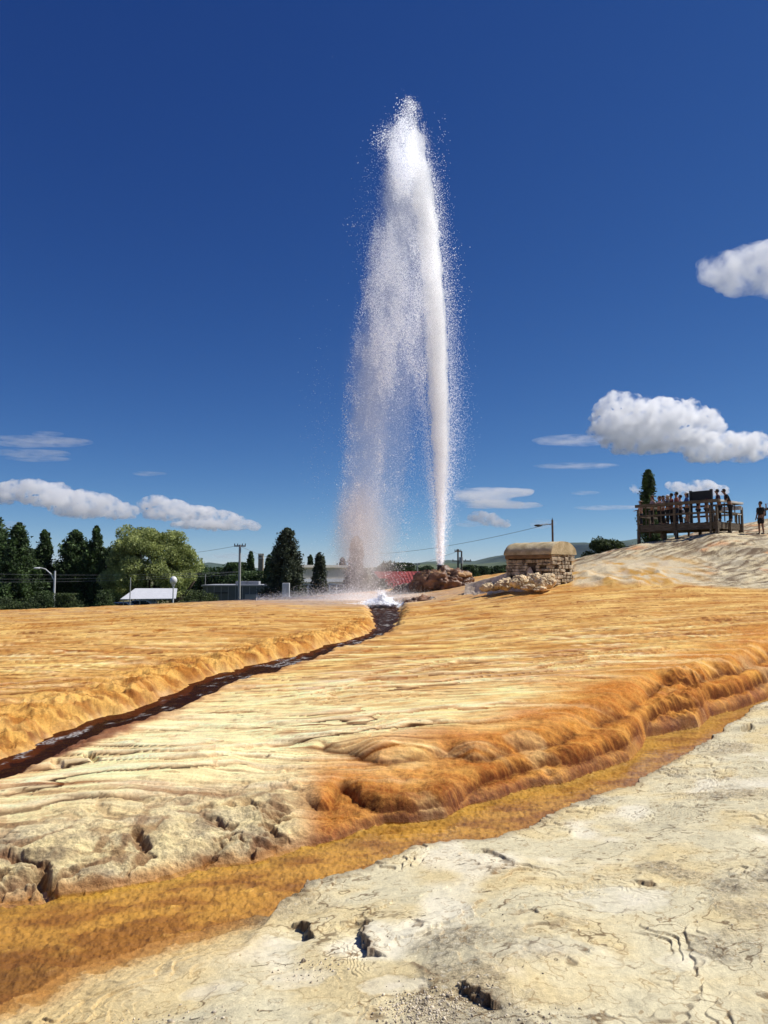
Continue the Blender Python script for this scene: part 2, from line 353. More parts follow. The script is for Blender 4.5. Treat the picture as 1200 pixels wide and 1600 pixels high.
    smoothp = sm(.18, .42, fbm(x*1.2+8, y*1.2+3, 3, 155))        # smooth milky puddle plates
    zr = zr*(1-.0*smoothp)
    clf = np.zeros(N)
    for pl, h in CLEFT:
        P = wl(pl, -.03); P = P.astype(float)
        near_ = (np.abs(x-P[:, 0].mean()) < 2.2) & (np.abs(y-P[:, 1].mean()) < 2.2)
        if not near_.any(): continue
        xo, yo = x, y; x = xo+.045*fbm(xo*9, yo*9, 3, 161)+.008*pn(xo*27, yo*27, 165); y = yo+.045*fbm(xo*9+5, yo*9, 3, 163)+.008*pn(xo*27, yo*27+7, 167)
        d, u = segdist(x, y, P); L = np.linalg.norm(np.diff(P, axis=0), axis=1).sum()
        # side: right of the line when walking towards the camera
        a, b = P[0], P[-1]; dd = b-a; side = (x-a[0])*dd[1]-(y-a[1])*dd[0]
        # local side using nearest segment
        bs = np.full(N, 1e9); sd = np.zeros(N)
        for i in range(len(P)-1):
            A, B = P[i], P[i+1]; D = B-A; t = np.clip(((x-A[0])*D[0]+(y-A[1])*D[1])/(D@D), 0, 1)
            qd = (x-A[0]-t*D[0])**2+(y-A[1]-t*D[1])**2; m = qd < bs; bs[m] = qd[m]; sd[m] = ((x-A[0])*D[1]-(y-A[1])*D[0])[m]
        sgn = -np.sign(sd)                     # + : to the right of the line
        dw = np.maximum(d+.05*fbm(x*9, y*9, 4, 160), 0)
        fall = sm(.02, 0, d-0) 
        endf = sm(0, .3, u/L+.02)*sm(1.02, .7, u/L)
        stp = sm(-.008, .010, np.where(sgn > 0, dw, -dw)); dd_ = np.where(d < 1.6, 1, 0)
        zr += (stp*h*.55*np.exp(-d/.45)-(1-stp)*h*.5*np.exp(-(d/.12)**2))*endf*dd_
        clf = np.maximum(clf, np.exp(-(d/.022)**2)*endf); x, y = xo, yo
    softl = sm(460, 360, pxs)
    dN, uN = segdist(x, y, NEARW); sgN = np.where(r < rline(x, y, NEARW), 1, -1)
    sN = sgN*dN+.16*softl+.05*fbm(uN*4, dN*3, 4, 170)+.02*fbm(x*14, y*14, 3, 172)
    wN = .035+.55*softl
    rise = sm(0, 1, sN/wN)
    z_rock = zch+(zr-.155*sm(1.7, .0, sN)-zch)*rise
    onrock = sN > 0
    z = np.where(onrock, z_rock, np.where(s > 0, z_ter, zch))
    chan = (~onrock) & (s <= 0)
    z = np.where(chan, zch+.012*fbm(x*22, y*22, 3, 180)*1.0, z)
    # ----- hill relief
    hill = sm(29.8, 31.2, r+.5*fbm(x*.6, y*.6, 3, 188))*sm(.238, .262, th)
    gro = ridged((x+y*.45)*.35+.3*n1_(x, y), (y-.55*x)*1.3, 4, 190)
    z += hill*(.08*fbm(x*.5, y*1.2, 4, 194)+.06*gro)
    lobes = sm(29.5, 31, r)*sm(.25, .27, th)*sm(.44, .30, th)
    z += lobes*.22*ridged(x*.55+y*.1, y*.5, 2, 199)*sm(36, 32, r)
    # ----- edge of the mound and the low town land behind it
    redge = np.interp(th, [-.9, -.5, -.2, -.05, .06, .14, .2, .235, .3, .38, .46, .7], [34, 36.5, 38, 41, 43, 43, 40, 39.5, 46, 50, 54, 54])
    redge = redge+.8*fbm(th*12, th*0, 2, 200)
    dr = sm(0, 14, r-redge)
    z = z*(1-dr)+(-2.6+.4*fbm(x*.03, y*.03, 2, 203))*dr
    # behind the camera and sideways: gentle rock
    z = np.where(r < .8, .02, z)
    # =============== colour (albedo)
    A = lambda *c: np.array(lin(c))*.86
    cream, yellow, ochre, orange, deep, brown = A(238, 218, 162), A(228, 190, 112), A(208, 154, 80), A(204, 132, 46), A(168, 88, 24), A(104, 56, 22)
    grey, pale, milk, tan, lilac = A(200, 186, 156), A(236, 224, 184), A(248, 240, 214), A(210, 176, 126), A(212, 182, 152)
    n1 = fbm(x*.45, y*.9, 4, 210); n2 = fbm(x*2.2, y*5, 4, 214); n3 = fbm(x*.9, y*1.6, 3, 218); n4 = fbm(x*7, y*12, 3, 222)
    col = np.tile(ochre, (N, 1))
    col = mix(col, yellow, sm(-.25, .35, n1+.4*n2))
    col = mix(col, tan, sm(.1, .6, n3)*.5*sm(12, 26, r))
    # creamy centre and left of the near terrace
    py_t = 800+F*np.tan(np.arctan2(CZ-np.maximum(-.3, np.minimum(z, 1.2)), r)+PITCH)
    cr1 = sm(9.5, 6.3, r+x*.95+.9*n1)*1.0
    nearst = sm(.5, -.3, r-rline(x, y, SC_[2:])); cr1 = cr1*nearst
    col = mix(col, cream, np.clip(cr1+.35*n2*cr1, 0, 1)*.9)
    mid = np.exp(-((x+.4)/3.6)**2-((y-8.5)/3.2)**2)*nearst
    col = mix(col, cream, np.clip(mid*(.55+.8*n2+.5*n1), 0, .9)*(1-hardl*.0))
    # pools behind the rims are pale, rims and risers ochre-brown
    col = mix(col, lilac, sm(.25, .55, fbm(x*.8+3, y*2.2, 4, 226))*.55*sm(22, 10, r)*sm(.05, .5, s))
    col = mix(col, milk*.97, (s2*sm(.5, .12, f2))*fade2*.35*sm(20, 6, r))
    rim1 = (1-s1)*fade*near1; rim2 = (1-s2)*fade2
    rim3 = (1-s3)*sm(8, 15, r)*sm(-.35, .1, n1)
    col = mix(col, mix(deep, orange, .4), rim3*.6)
    col = mix(col, deep, rim2*.75*(1-.45*cr1)); col = mix(col, mix(deep, brown, .3), rim1*.6*(1-.35*cr1))
    col = mix(col, brown*.5, sm(.09, .03, f2)*fade2*sm(-.1, .25, fbm(x*.6, y*.6, 2, 248))*sm(13, 8, r)*.9)
    bandf = fbm(x*.25, y*3.4, 4, 230); col = mix(col, mix(orange, deep, .35), sm(.05, .5, bandf)*.55*sm(9, 16, r))
    col = mix(col, yellow, sm(.05, .5, -bandf)*.6*sm(9, 16, r))
    band2 = fbm(x*.5, y*9, 3, 233); col = mix(col, mix(deep, brown, .3), sm(.25, .55, band2)*.4*sm(7, 13, r))
    # drapery orange on the ledge
    dro = hardl*sm(1.9, .35, s+.5*n3)*sm(-.05, .02, s)
    face = sm(.75, .1, s)*hardl
    col = mix(col, mix(A(206, 120, 30), A(226, 164, 70), np.clip(.40+1.1*n3+.7*n2, 0, .9)), dro*.9)
    col = mix(col, deep, np.clip(face*(.45+1.3*fbm(x*1.8, y*2.2, 4, 236)), 0, .85))
    crease_shade = np.maximum(np.exp(-((sM+.01)/.035)**2)*sm(.04, .12, np.abs(s-sM)+.03), np.exp(-((sU+.01)/.045)**2))*hardl*sm(-.25, .1, fbm(x*1.7, y*1.7, 2, 239))
    col = mix(col, mix(deep, brown, .6), np.clip(crease_shade, 0, 1)*.8)  # shadow under the tier overhangs, painted as thin dark brown crease lines
    fz = ridged(x*24, y*13, 3, 238); col = mix(col, A(234, 180, 88), dro*sm(.35, .8, fz)*.22); col = mix(col, A(142, 72, 20), dro*sm(.1, -.3, fz)*.22)
    hl = fbm(x*.35, y*4.2, 4, 241); hd = fbm(x*.6+11, y*7.5, 4, 243); zn = sm(.2, .6, s)*(1-.6*dro)
    col = mix(col, A(246, 226, 170), sm(.12, .38, hl)*zn*.6*sm(26, 12, r)); col = mix(col, mix(deep, brown, .35), sm(.16, .40, hd)*zn*.75*sm(-.25, .15, fbm(x*.5+9, y*.8, 3, 244)))
    fine1 = fbm(x*1.6, y*16, 3, 249); col = col*(1+zn*.34*np.clip(fine1*1.6, -.5, .5)*sm(26, 12, r))[:, None]
    pch = sm(.2, .4, fbm(x*1.1+7, y*1.4, 4, 240))*hardl*sm(1.2, .2, s); col = mix(col, cream, pch*.3)
    # cracked grey-cream bank on the left
    lft = (1-hardl)*sm(1.8, .3, s)*sm(-.02, .05, s)
    col = mix(col, mix(cream, grey, np.clip(.25+1.1*n2+.6*n3, 0, 1)), lft*.75)
    col = mix(col, mix(brown, grey, .45), lft*sm(-.1, .35, fbm(x*3, y*3.6, 4, 251))*.65*sm(1.2, .3, s))
    col = mix(col, mix(brown, deep, .4), lft*sm(.40, .8, cav)*.6)
    col = mix(col, orange, (1-hardl)*sm(.14, 0, s)*.7)
    cr_t = ridged(x*1.7+.8*n3, y*4.2, 4, 245); crack = sm(.80, .92, cr_t)*sm(-.1, .3, fbm(x*.8, y*.8, 2, 247))*sm(13, 7, r)
    col = mix(col, brown*.55, crack*.75*(.4+.6*(1-dro)))
    # channel
    cn = fbm(x*1.8, y*4, 4, 250); cn2 = fbm((x+.45*y)*3.2, (y-.45*x)*13, 4, 254)
    cd = fbm((x+y*.4)*1.4, (y-x*.4)*6, 4, 252)
    cc = mix(mix(A(218, 166, 74), A(188, 130, 50), sm(-.25, .3, cn+.6*cd)), A(150, 98, 40), sm(.1, .5, cn2)*.35)
    cc = mix(cc, A(208, 168, 66), sm(.22, .02, dF)*.5*sm(-.2, .1, cn+.3))
    cc = mix(cc, A(206, 150, 62), sm(.15, .5, -cn2)*.3)
    cc = mix(cc, A(140, 86, 36), sm(-.9, -2.0, x+.5*cn)*sm(4.3, 3.4, y)*.85)
    cc = mix(cc, A(190, 130, 66), sm(-.45, -.15, -sm(.0, .35, dN))*.0+sm(.35, .0, dN)*.5)
    # rock
    rc = np.tile(pale, (N, 1))
    rn = fbm(x*1.3, y*1.7, 5, 260); rn2 = fbm(x*4.5, y*5.5, 4, 264)
    rc = mix(rc, A(236, 212, 154), sm(-.2, .35, rn+.3*rn2)*.75)
    rc = mix(rc, A(220, 209, 172), sm(.0, .4, -rn+.3*rn2)*.6)
    rc = mix(rc, mix(A(178, 162, 138), A(208, 192, 164), sm(-.2, .3, rn2)), rough*.42)
    rc = mix(rc, milk, smoothp*.7*(1-rough))
    eg = sm(.30, .02, np.abs(fq-.10))*sm(-.25, .25, fbm(x*2, y*2, 3, 268))
    rc = mix(rc, A(150, 118, 84), (sm(.2, .02, fq)*.45+eg*.12)*pm); rc = mix(rc, A(150, 120, 86), sm(.2, .02, fq2)*.4*pm2)
    rcr = ridged(x*1.5+y*.5+.5*rn2, y*3.2-x*.5, 5, 272); rc = mix(rc, A(84, 66, 48), sm(.86, .93, rcr)*.8*sm(-.15, .1, fbm(x*1.1, y*1.1, 2, 273)))
    kk = rn*3.2+.5*rn2; fk = kk-np.floor(kk); rc = mix(rc, A(126, 98, 66), sm(.045, .015, np.abs(fk-.5))*sm(-.1, .15, fbm(x*1.7, y*1.7, 3, 275))*.75)
    kk = rn2*2.2+.7*rn; fk = kk-np.floor(kk); rc = mix(rc, A(170, 134, 84), sm(.05, .02, np.abs(fk-.5))*.5)
    spk = fbm(x*26, y*30, 3, 276); rc = mix(rc, A(96, 80, 62), rough*sm(.22, .42, spk)*.5); rc = mix(rc, milk, rough*sm(.22, .42, -spk)*.45)
    rc = mix(rc, A(110, 92, 76), rough*sm(.55, .9, pit)*.3)
    for qx, qy, qa, qb, qw in [(975, 1397, 78, 20, .8), (1165, 1210, 50, 13, .7), (1065, 1500, 46, 18, .5), (470, 1492, 60, 18, .6), (425, 1424, 62, 16, .8), (618, 1532, 52, 20, .7), (880, 1490, 95, 24, .3), (330, 1500, 50, 16, .5)]:
        c0, c1, c2 = np.array(gp(qx, qy, 0)), np.array(gp(qx+qa, qy, 0)), np.array(gp(qx, qy-qb, 0))
        ex = (x-c0[0])/abs(c1[0]-c0[0]); ey = (y-c0[1])/abs(c2[1]-c0[1]); ed = np.hypot(ex, ey)+.9*fbm(x*4, y*5, 4, 278)+.25*fbm(x*14, y*16, 2, 279)
        pw = sm(1.12, .72, ed); rc = mix(rc, A(238, 230, 202), pw*qw*.75); rc = mix(rc, A(176, 144, 98), np.exp(-((ed-1.05)/.06)**2)*.35*sm(-.1, .1, fbm(x*3, y*3, 2, 280))); rc = mix(rc, A(250, 240, 216), sm(.55, .2, ed)*qw*.5); smoothp = np.maximum(smoothp, pw)
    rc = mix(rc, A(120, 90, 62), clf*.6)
    rc = mix(rc, A(240, 206, 138), softl*sm(.9, .15, sN)*.75)
    rc = mix(rc, A(214, 150, 74), softl*sm(.28, .0, sN)*.85)
    edge = sm(.13, .02, sN)*(1-softl); rc = mix(rc, A(150, 128, 104), edge*.5)
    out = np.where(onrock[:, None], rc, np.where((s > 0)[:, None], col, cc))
    # stream bed and its shore
    maro = A(74, 30, 20); nearside = np.where(far, 0, 1)
    ring = sm(.75, .1, e+.25*n3)*sm(24, 12, r)
    out = np.where((s > .3)[:, None], mix(out, mix(A(206, 150, 96), A(232, 184, 118), sm(-.2, .3, n4)), ring*.75*nearside), out)
    out = mix(out, A(220, 164, 66), np.where(far, 1, 0)*sm(.16, .03, e)*sm(-.02, .03, e)*.8*sm(40, 30, r))
    out = mix(out, A(150, 84, 54), nearside*sm(.45, .10, e+.5*fbm(x*1.2, y*1.2, 3, 103))*.8*(s > .3)*sm(24, 10, r))
    lipc = np.where(far, 1, 0)*sm(.03, .22, e)*sm(2.2, .6, e)*sm(30, 20, r)
    out = mix(out, mix(A(196, 126, 46), A(228, 176, 90), sm(-.3, .25, n2+n3)), lipc*.85); out = mix(out, mix(deep, brown, .4), lipc*sm(.1, .4, fbm(x*3.5, y*4.5, 4, 108))*.6)
    out = mix(out, mix(maro, A(46, 26, 20), sm(-.2, .3, n4)), sm(.03, -.02, e))
    # wet greyish apron of spray round the vents
    gx, gy = at(560, 935, 37)[:2]
    wetap = np.exp(-((x-gx)/5.5)**2-((y-gy)/3.2)**2)
    out = mix(out, A(196, 172, 146), np.clip(wetap*(1.1+.8*n3), 0, .8))
    out = mix(out, A(196, 160, 118), sm(25, 34, r)*sm(.24, .2, th)*np.clip(.35+n3, 0, .7)*.6)
    # foam of run-off round the little fountain
    fx, fy = at(597, 946, 35.2)[:2]
    fo = np.exp(-((x-fx-.2)/2.1)**2-((y-fy-.4)/1.0)**2)
    out = mix(out, A(236, 236, 236), sm(.3, .8, fo+.35*n4)*(e > .0))
    # hill
    hn = fbm(x*.7, y*1.6, 4, 280); hc = mix(A(224, 206, 164), A(186, 172, 144), sm(-.3, .3, hn+.5*n4))
    hc = mix(hc, A(226, 160, 106), sm(.15, .45, fbm(x*.45+3, y*.8, 3, 284))*.75)
    hc = mix(hc, A(110, 86, 62), sm(.45, .8, gro)*.8); st_ = fbm(x*.8+y*.4, (y-.5*x)*5, 4, 286); hc = mix(hc, A(120, 98, 74), sm(.12, .4, st_)*.6); hc = mix(hc, A(240, 230, 200), sm(.12, .4, -st_)*.5)
    hl2 = ridged(x*.5+y*.5+.6*hn, y*.8-x*.3, 4, 287); hc = mix(hc, A(92, 66, 44), sm(.75, .9, hl2)*.65)
    lc = mix(A(218, 200, 164), A(214, 164, 84), sm(-.1, .35, fbm(x*1.4+y*.5, y*.5, 4, 290))); lc = mix(lc, A(206, 186, 160), sm(.2, .5, fbm(x*.9+2, y*.9, 3, 294))*.7)
    hc = mix(hc, lc, sm(.44, .36, th)*sm(37.5, 34.5, r))
    out = mix(out, hc, sm(0, 1, hill))
    # fields and town ground
    gc = mix(A(96, 104, 62), A(140, 132, 92), sm(-.3, .4, fbm(x*.02, y*.02, 3, 300)))
    gc = mix(gc, A(120, 118, 112), sm(.2, .4, fbm(x*.05, y*.05, 2, 303))*.5)
    out = mix(out, gc*.8, sm(4, 11, r-redge))
    lum = out.mean(axis=1); gc_ = np.where(onrock, .22, .50)*sm(60, 30, r)*(1-.8*hill)*(1-.6*lft); out = out*(np.clip(lum/np.where(onrock, .56, .275), .25, 1.8)**gc_)[:, None]
    out = np.clip(out*(1+.10*fbm(x*18, y*26, 3, 306))[:, None], 0.004, .85)
    wet = np.clip(.25*sm(10, 25, r)*sm(.24, .2, th)*sm(-.2, .3, n3)+wetap*.9+sm(.35, 0, e)*.6+sm(.12, 0, s)*.4*(~onrock), 0, 1)
    wet = np.where(chan, .45, wet); wet = wet*(1-sm(0, 6, r-redge))
    rk = onrock
    fuzz = np.where(rk, (.30+.9*rough+.3*edge)*(1-.75*smoothp), np.where(chan, .22, .35+.35*np.clip(dro, 0, 1)+.9*lft+.6*lipc))
    fuzz = np.clip(fuzz*sm(40, 25, r)+.5*hill, 0, 1.5)
    return z, out, wet, fuzz, np.clip(dro*(~rk)+.45*rk+.5*lft*(~rk)+.6*lipc*(~rk), 0, 1)*(~chan)*sm(40, 20, r)
DETAIL = 1.0
def radii():
    rr = [0.0, .4, .8, 1.2, 1.6, 2.0, 2.3]; r = 2.5
    while r < 62: rr.append(r); r += min(r*r*.00044, .11)/DETAIL
    while r < 6400: rr.append(r); r *= 1.035
    rr.append(6450); return np.array(rr)
def make_ground():
    rr = radii(); f = np.concatenate([np.arange(-36, -30, .11/DETAIL), np.arange(-30, 30, .047/DETAIL), np.arange(30, 37.01, .10/DETAIL)])
    th = R(1)*np.concatenate([np.arange(-180, -60, 6.), np.arange(-60, -36, 1.), f, np.arange(38, 60, 1.), np.arange(60, 180, 6.)])
    T = len(th); near = rr[(rr >= 2.49) & (rr < 62)]; n0 = len(near)
    # rows crowd together where the banks are steep
    fine = np.exp(np.linspace(math.log(near[0]), math.log(near[-1]), 5000)); base = 1/np.minimum(fine*fine*.00044, .11)*DETAIL
    EX = int(230*DETAIL); cols = []
    lines = [rline(np.sin(th), np.cos(th), P_) for P_ in (FARW, MIDW, UPW, NEARW)]
    for k in range(T):
        d = base.copy()
        for q_, L_ in enumerate(lines): d = d+DETAIL*110*np.exp(-((fine-L_[k]-(.08 if q_ < 3 else -.03))/(.15 if q_ < 3 else .07))**2)
        c_ = np.concatenate([[0], np.cumsum((d[1:]+d[:-1])*.5*np.diff(fine))]); cols.append(np.interp(np.linspace(0, c_[-1], n0+EX), c_, fine))
    cols = np.array(cols).T
    inner = rr[(rr > 0) & (rr < 2.49)]; outer = rr[rr >= 62]
    rg = np.vstack([np.repeat(inner[:, None], T, 1), cols, np.repeat(outer[:, None], T, 1)]); Q = rg.shape[0]+1
    tg = np.repeat(th[None], Q-1, 0)
    x = (rg*np.sin(tg)).ravel(); y = (rg*np.cos(tg)).ravel()
    from concurrent.futures import ThreadPoolExecutor
    parts = np.array_split(np.arange(len(x)), 32)
    with ThreadPoolExecutor(4) as ex: res = list(ex.map(lambda ii: height_color(x[ii], y[ii]), parts))
    z = np.concatenate([a[0] for a in res]); c = np.concatenate([a[1] for a in res]); wt = np.concatenate([a[2] for a in res]); fu = np.concatenate([a[3] for a in res]); dm = np.concatenate([a[4] for a in res])
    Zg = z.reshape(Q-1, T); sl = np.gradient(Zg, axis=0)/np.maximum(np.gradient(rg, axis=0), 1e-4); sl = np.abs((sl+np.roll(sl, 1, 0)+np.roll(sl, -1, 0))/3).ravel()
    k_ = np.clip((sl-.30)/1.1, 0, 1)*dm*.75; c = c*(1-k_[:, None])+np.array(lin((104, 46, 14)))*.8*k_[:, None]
    k_ = np.clip((.25-sl)/.25, 0, 1)*dm*.0; 
    V = np.stack([x, y, z], 1); V = np.vstack([V, [[0, 0, .02]]])
    i, j = np.meshgrid(np.arange(Q-2), np.arange(T), indexing='ij'); j2 = (j+1) % T
    Fc = np.stack([i*T+j, (i+1)*T+j, (i+1)*T+j2, i*T+j2], -1).reshape(-1, 4)
    cen = len(V)-1; j = np.arange(T)
    fan = np.stack([np.full(T, cen), j, (j+1) % T, (j+1) % T], 1)
    o = npmesh('ground', V, Fc, ground_mat())
    me = o.data
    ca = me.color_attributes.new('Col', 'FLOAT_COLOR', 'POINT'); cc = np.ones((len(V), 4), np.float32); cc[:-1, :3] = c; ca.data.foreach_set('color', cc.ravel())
    wa = me.attributes.new('wet', 'FLOAT', 'POINT'); ww = np.zeros(len(V), np.float32); ww[:-1] = wt; wa.data.foreach_set('value', ww)
    fa = me.attributes.new('fuzz', 'FLOAT', 'POINT'); ff = np.zeros(len(V), np.float32); ff[:-1] = fu; fa.data.foreach_set('value', ff)
    # upward normals
    if me.polygons[T*50].normal.z < 0: me.flip_normals()
    tag(o, 'orange and cream travertine ground with the low town land behind', None, kind='structure')
    return o
make_ground()
def gz(x, y):
    z = height_color(np.array([float(x)]), np.array([float(y)]))[0]; return float(z[0])
#@@OBJECTS
# ------------------------------------------------------------------ flowing water
def ribbon(name, m, z_off, segs, lat, label, lo=0, hi=None, amp=.015):
    cen = SC_[lo:hi]; hwid = SH_[lo:hi]; zz = SZ_[lo:hi]; u = np.concatenate([[0], np.cumsum(np.linalg.norm(np.diff(cen, axis=0), axis=1))])
    t = np.linspace(0, u[-1], segs); cx = np.interp(t, u, cen[:, 0]); cy = np.interp(t, u, cen[:, 1]); h = np.interp(t, u, hwid); z = np.interp(t, u, zz)
    k = np.ones(9)/9; cxs = np.convolve(np.pad(cx, 4, 'edge'), k, 'valid'); cys = np.convolve(np.pad(cy, 4, 'edge'), k, 'valid')
    tx, ty = np.gradient(cxs), np.gradient(cys); L = np.hypot(tx, ty)+1e-9; nx, ny = ty/L, -tx/L
    v = np.linspace(-1, 1, lat); X = cx[:, None]+nx[:, None]*v*(h[:, None]*1.35+.16); Y = cy[:, None]+ny[:, None]*v*(h[:, None]*1.35+.16)
    w1 = fbm((t[:, None]*1.1+0*v).ravel(), (v*h[:, None]*7).ravel(), 4, 401).reshape(segs, lat)
    w2 = ridged((t[:, None]*2.0+0*v).ravel(), (v*h[:, None]*11+t[:, None]*.7).ravel(), 3, 405).reshape(segs, lat)
    Z = z[:, None]-.04+z_off+amp*(w1+.8*w2)-.02*v[None, :]**4
    V = np.stack([X, Y, Z], -1).reshape(-1, 3)
    i, j = np.meshgrid(np.arange(segs-1), np.arange(lat-1), indexing='ij')
    Fc = np.stack([i*lat+j, (i+1)*lat+j, (i+1)*lat+j+1, i*lat+j+1], -1).reshape(-1, 4)
    o = npmesh(name, V, Fc, m); me = o.data
    rap = fbm((t*.55), t*0, 3, 411)[:, None]+.0*v
    thr = .50-.75*np.clip(rap, -.25, .4)
    foam = sm(0, .22, w2*.7+w1*.9-thr-.25*np.abs(v)[None, :]).ravel()*.85
    fa = me.attributes.new('foam', 'FLOAT', 'POINT'); fa.data.foreach_set('value', foam.astype(np.float32))
    if me.polygons[segs].normal.z < 0: me.flip_normals()
    return tag(o, label, None, kind='structure')
def water_mat(name, base, foamcol, trans, bscale, bstr, stretch=(1, 1, 1), foam=True, tint=(1, 1, 1)):
    m = bpy.data.materials.new(name); m.use_nodes = True; n = m.node_tree.nodes; l = m.node_tree.links; n.clear()
    out = n.new('ShaderNodeOutputMaterial'); tc = n.new('ShaderNodeTexCoord')
    mp = n.new('ShaderNodeMapping'); mp.inputs['Scale'].default_value = stretch; l.new(tc.outputs['Object'], mp.inputs[0])
    nz = n.new('ShaderNodeTexNoise'); nz.inputs['Scale'].default_value = bscale; nz.inputs['Detail'].default_value = 4; l.new(mp.outputs[0], nz.inputs['Vector'])
    bp = n.new('ShaderNodeBump'); bp.inputs['Strength'].default_value = bstr; bp.inputs['Distance'].default_value = .03; l.new(nz.outputs['Fac'], bp.inputs['Height'])
    gl = n.new('ShaderNodeBsdfGlossy'); gl.inputs['Roughness'].default_value = .06; l.new(bp.outputs[0], gl.inputs['Normal'])
    df = n.new('ShaderNodeBsdfDiffuse'); df.inputs[0].default_value = (*base, 1)
    tr = n.new('ShaderNodeBsdfTransparent'); tr.inputs[0].default_value = (*tint, 1)
    mb = n.new('ShaderNodeMixShader'); mb.inputs[0].default_value = trans; l.new(df.outputs[0], mb.inputs[1]); l.new(tr.outputs[0], mb.inputs[2])
    fr = n.new('ShaderNodeFresnel'); fr.inputs[0].default_value = 1.33; l.new(bp.outputs[0], fr.inputs[1])
    fm = n.new('ShaderNodeMath'); fm.operation = 'MULTIPLY'; fm.inputs[1].default_value = .13 if foam else .8; l.new(fr.outputs[0], fm.inputs[0])
    ms = n.new('ShaderNodeMixShader'); l.new(fm.outputs[0], ms.inputs[0]); l.new(mb.outputs[0], ms.inputs[1]); l.new(gl.outputs[0], ms.inputs[2])
    last = ms
    if foam:
        fa = n.new('ShaderNodeAttribute'); fa.attribute_name = 'foam'
        fz = n.new('ShaderNodeTexNoise'); fz.inputs['Scale'].default_value = 28; fz.inputs['Detail'].default_value = 5; l.new(tc.outputs['Object'], fz.inputs['Vector'])
        mu = n.new('ShaderNodeMath'); mu.operation = 'MULTIPLY'; l.new(fa.outputs['Fac'], mu.inputs[0])
        mr = n.new('ShaderNodeMapRange'); mr.inputs[1].default_value = .42; mr.inputs[2].default_value = .62; l.new(fz.outputs['Fac'], mr.inputs[0]); l.new(mr.outputs[0], mu.inputs[1])
        fd = n.new('ShaderNodeBsdfDiffuse'); fd.inputs[0].default_value = (*foamcol, 1)
        mf = n.new('ShaderNodeMixShader'); l.new(mu.outputs[0], mf.inputs[0]); l.new(ms.outputs[0], mf.inputs[1]); l.new(fd.outputs[0], mf.inputs[2]); last = mf
    l.new(last.outputs[0], out.inputs[0]); return m
ribbon('stream_water', water_mat('dark_stream', (.040, .015, .008), (.52, .50, .47), .45, 9, .8, (1, 1, 1), True, (.6, .36, .26)), .012, 900, 28, 'dark red-brown run-off stream with grey foam flowing down from the vent')
def brine():
    P, Q = FARW, NEARW
    m = water_mat('orange_brine', (.25, .13, .03), (.8, .8, .8), .96, 7, .12, (1, 2.2, 1), False, (.98, .95, .86))
    th = np.linspace(-.75, .75, 160); rf = rline(np.sin(th), np.cos(th), P)+.12; rn_ = rline(np.sin(th), np.cos(th), Q)-.12
    t = np.linspace(0, 1, 8); r = rn_[:, None]+(rf-rn_)[:, None]*t
    V = np.stack([r*np.sin(th)[:, None], r*np.cos(th)[:, None], np.full(r.shape, ZW-.006)], -1).reshape(-1, 3)
    i, j = np.meshgrid(np.arange(159), np.arange(7), indexing='ij')
    o = npmesh('brine_water', V, np.stack([i*8+j, (i+1)*8+j, (i+1)*8+j+1, i*8+j+1], -1).reshape(-1, 4), m)
    if o.data.polygons[0].normal.z < 0: o.data.flip_normals()
    tag(o, 'shallow amber brine lying in the orange channel', None, kind='structure')
brine()

# ------------------------------------------------------------------ shared materials
M = {}
M['dark_rock'] = mat('dark_rock', (.045, .024, .014), .5, .5, 1.8, 1, 9, col2=(.20, .10, .05))
M['grey_rock'] = mat('grey_rock', (.09, .065, .05), .7, .5, 3, 1, 9, col2=(.22, .17, .13))
M['cream_rock'] = mat('cream_rock', (.46, .33, .17), .8, .3, 2.6, 1, 9, col2=(.70, .55, .34))
M['orange_rock'] = mat('orange_rock', (.30, .15, .055), .7, .4, 1.8, .8, 7, col2=(.48, .30, .14))
M['plaster'] = mat('plaster', (.46, .35, .18), .9, .18, 2.5, .8, 16, col2=(.56, .46, .28))
M['stone'] = mat('stone', (.15, .10, .06), .9, .45, 3.2, 1, 14, col2=(.52, .43, .30))
M['mortar'] = mat('mortar', (.10, .07, .045), .95, .4, 8, .6, 20)
M['beam'] = mat('beam', (.22, .13, .06), .85, .35, 3, .5, 20, stretch=(1, 1, 6))
M['wood'] = mat('weathered_wood', (.10, .076, .05), .85, .3, 3, .6, 20, col2=(.14, .11, .075), stretch=(1, 1, 5))
M['pale_wood'] = mat('pale_wood', (.62, .60, .54), .8, .12, 3)
M['dark_panel'] = mat('dark_panel', (.018, .018, .02), .6, .2, 3)
M['pole_wood'] = mat('pole_wood', (.13, .10, .075), .85, .3, 5)
M['pole_grey'] = mat('pole_grey', (.40, .40, .38), .6, .1, 5)
M['pole_white'] = mat('pole_white', (.66, .67, .66), .5, .08, 5)
M['dark_metal'] = mat('dark_metal', (.025, .024, .023), .5, .2, 8)
M['globe'] = mat('globe', (.8, .8, .78), .3, .03, 5)
M['wire'] = mat('wire', (.20, .21, .22), .6, .1, 5)
M['canvas'] = mat('canvas', (.62, .63, .66), .7, .06, 3)
M['white_paint'] = mat('white_paint', (.72, .73, .73), .4, .06, 3)
M['grey_wall'] = mat('grey_wall', (.155, .165, .18), .7, .1, .6)
M['grey_trim'] = mat('grey_trim', (.36, .37, .39), .6, .1, 2)
M['cream_wall'] = mat('cream_wall', (.74, .66, .52), .8, .12, .6)
M['cornice'] = mat('cornice', (.82, .76, .64), .7, .1, 1)
M['glass'] = mat('window_glass', (.03, .04, .05), .12, .2, 2, spec=.6)
M['brick'] = mat('brick', (.32, .26, .17), .9, .25, 3)
M['red_roof'] = mat('red_roof', (.30, .055, .05), .6, .16, 2.0, col2=(.38, .08, .07))
M['dark_wall'] = mat('dark_wall', (.05, .055, .06), .7, .2, 1)
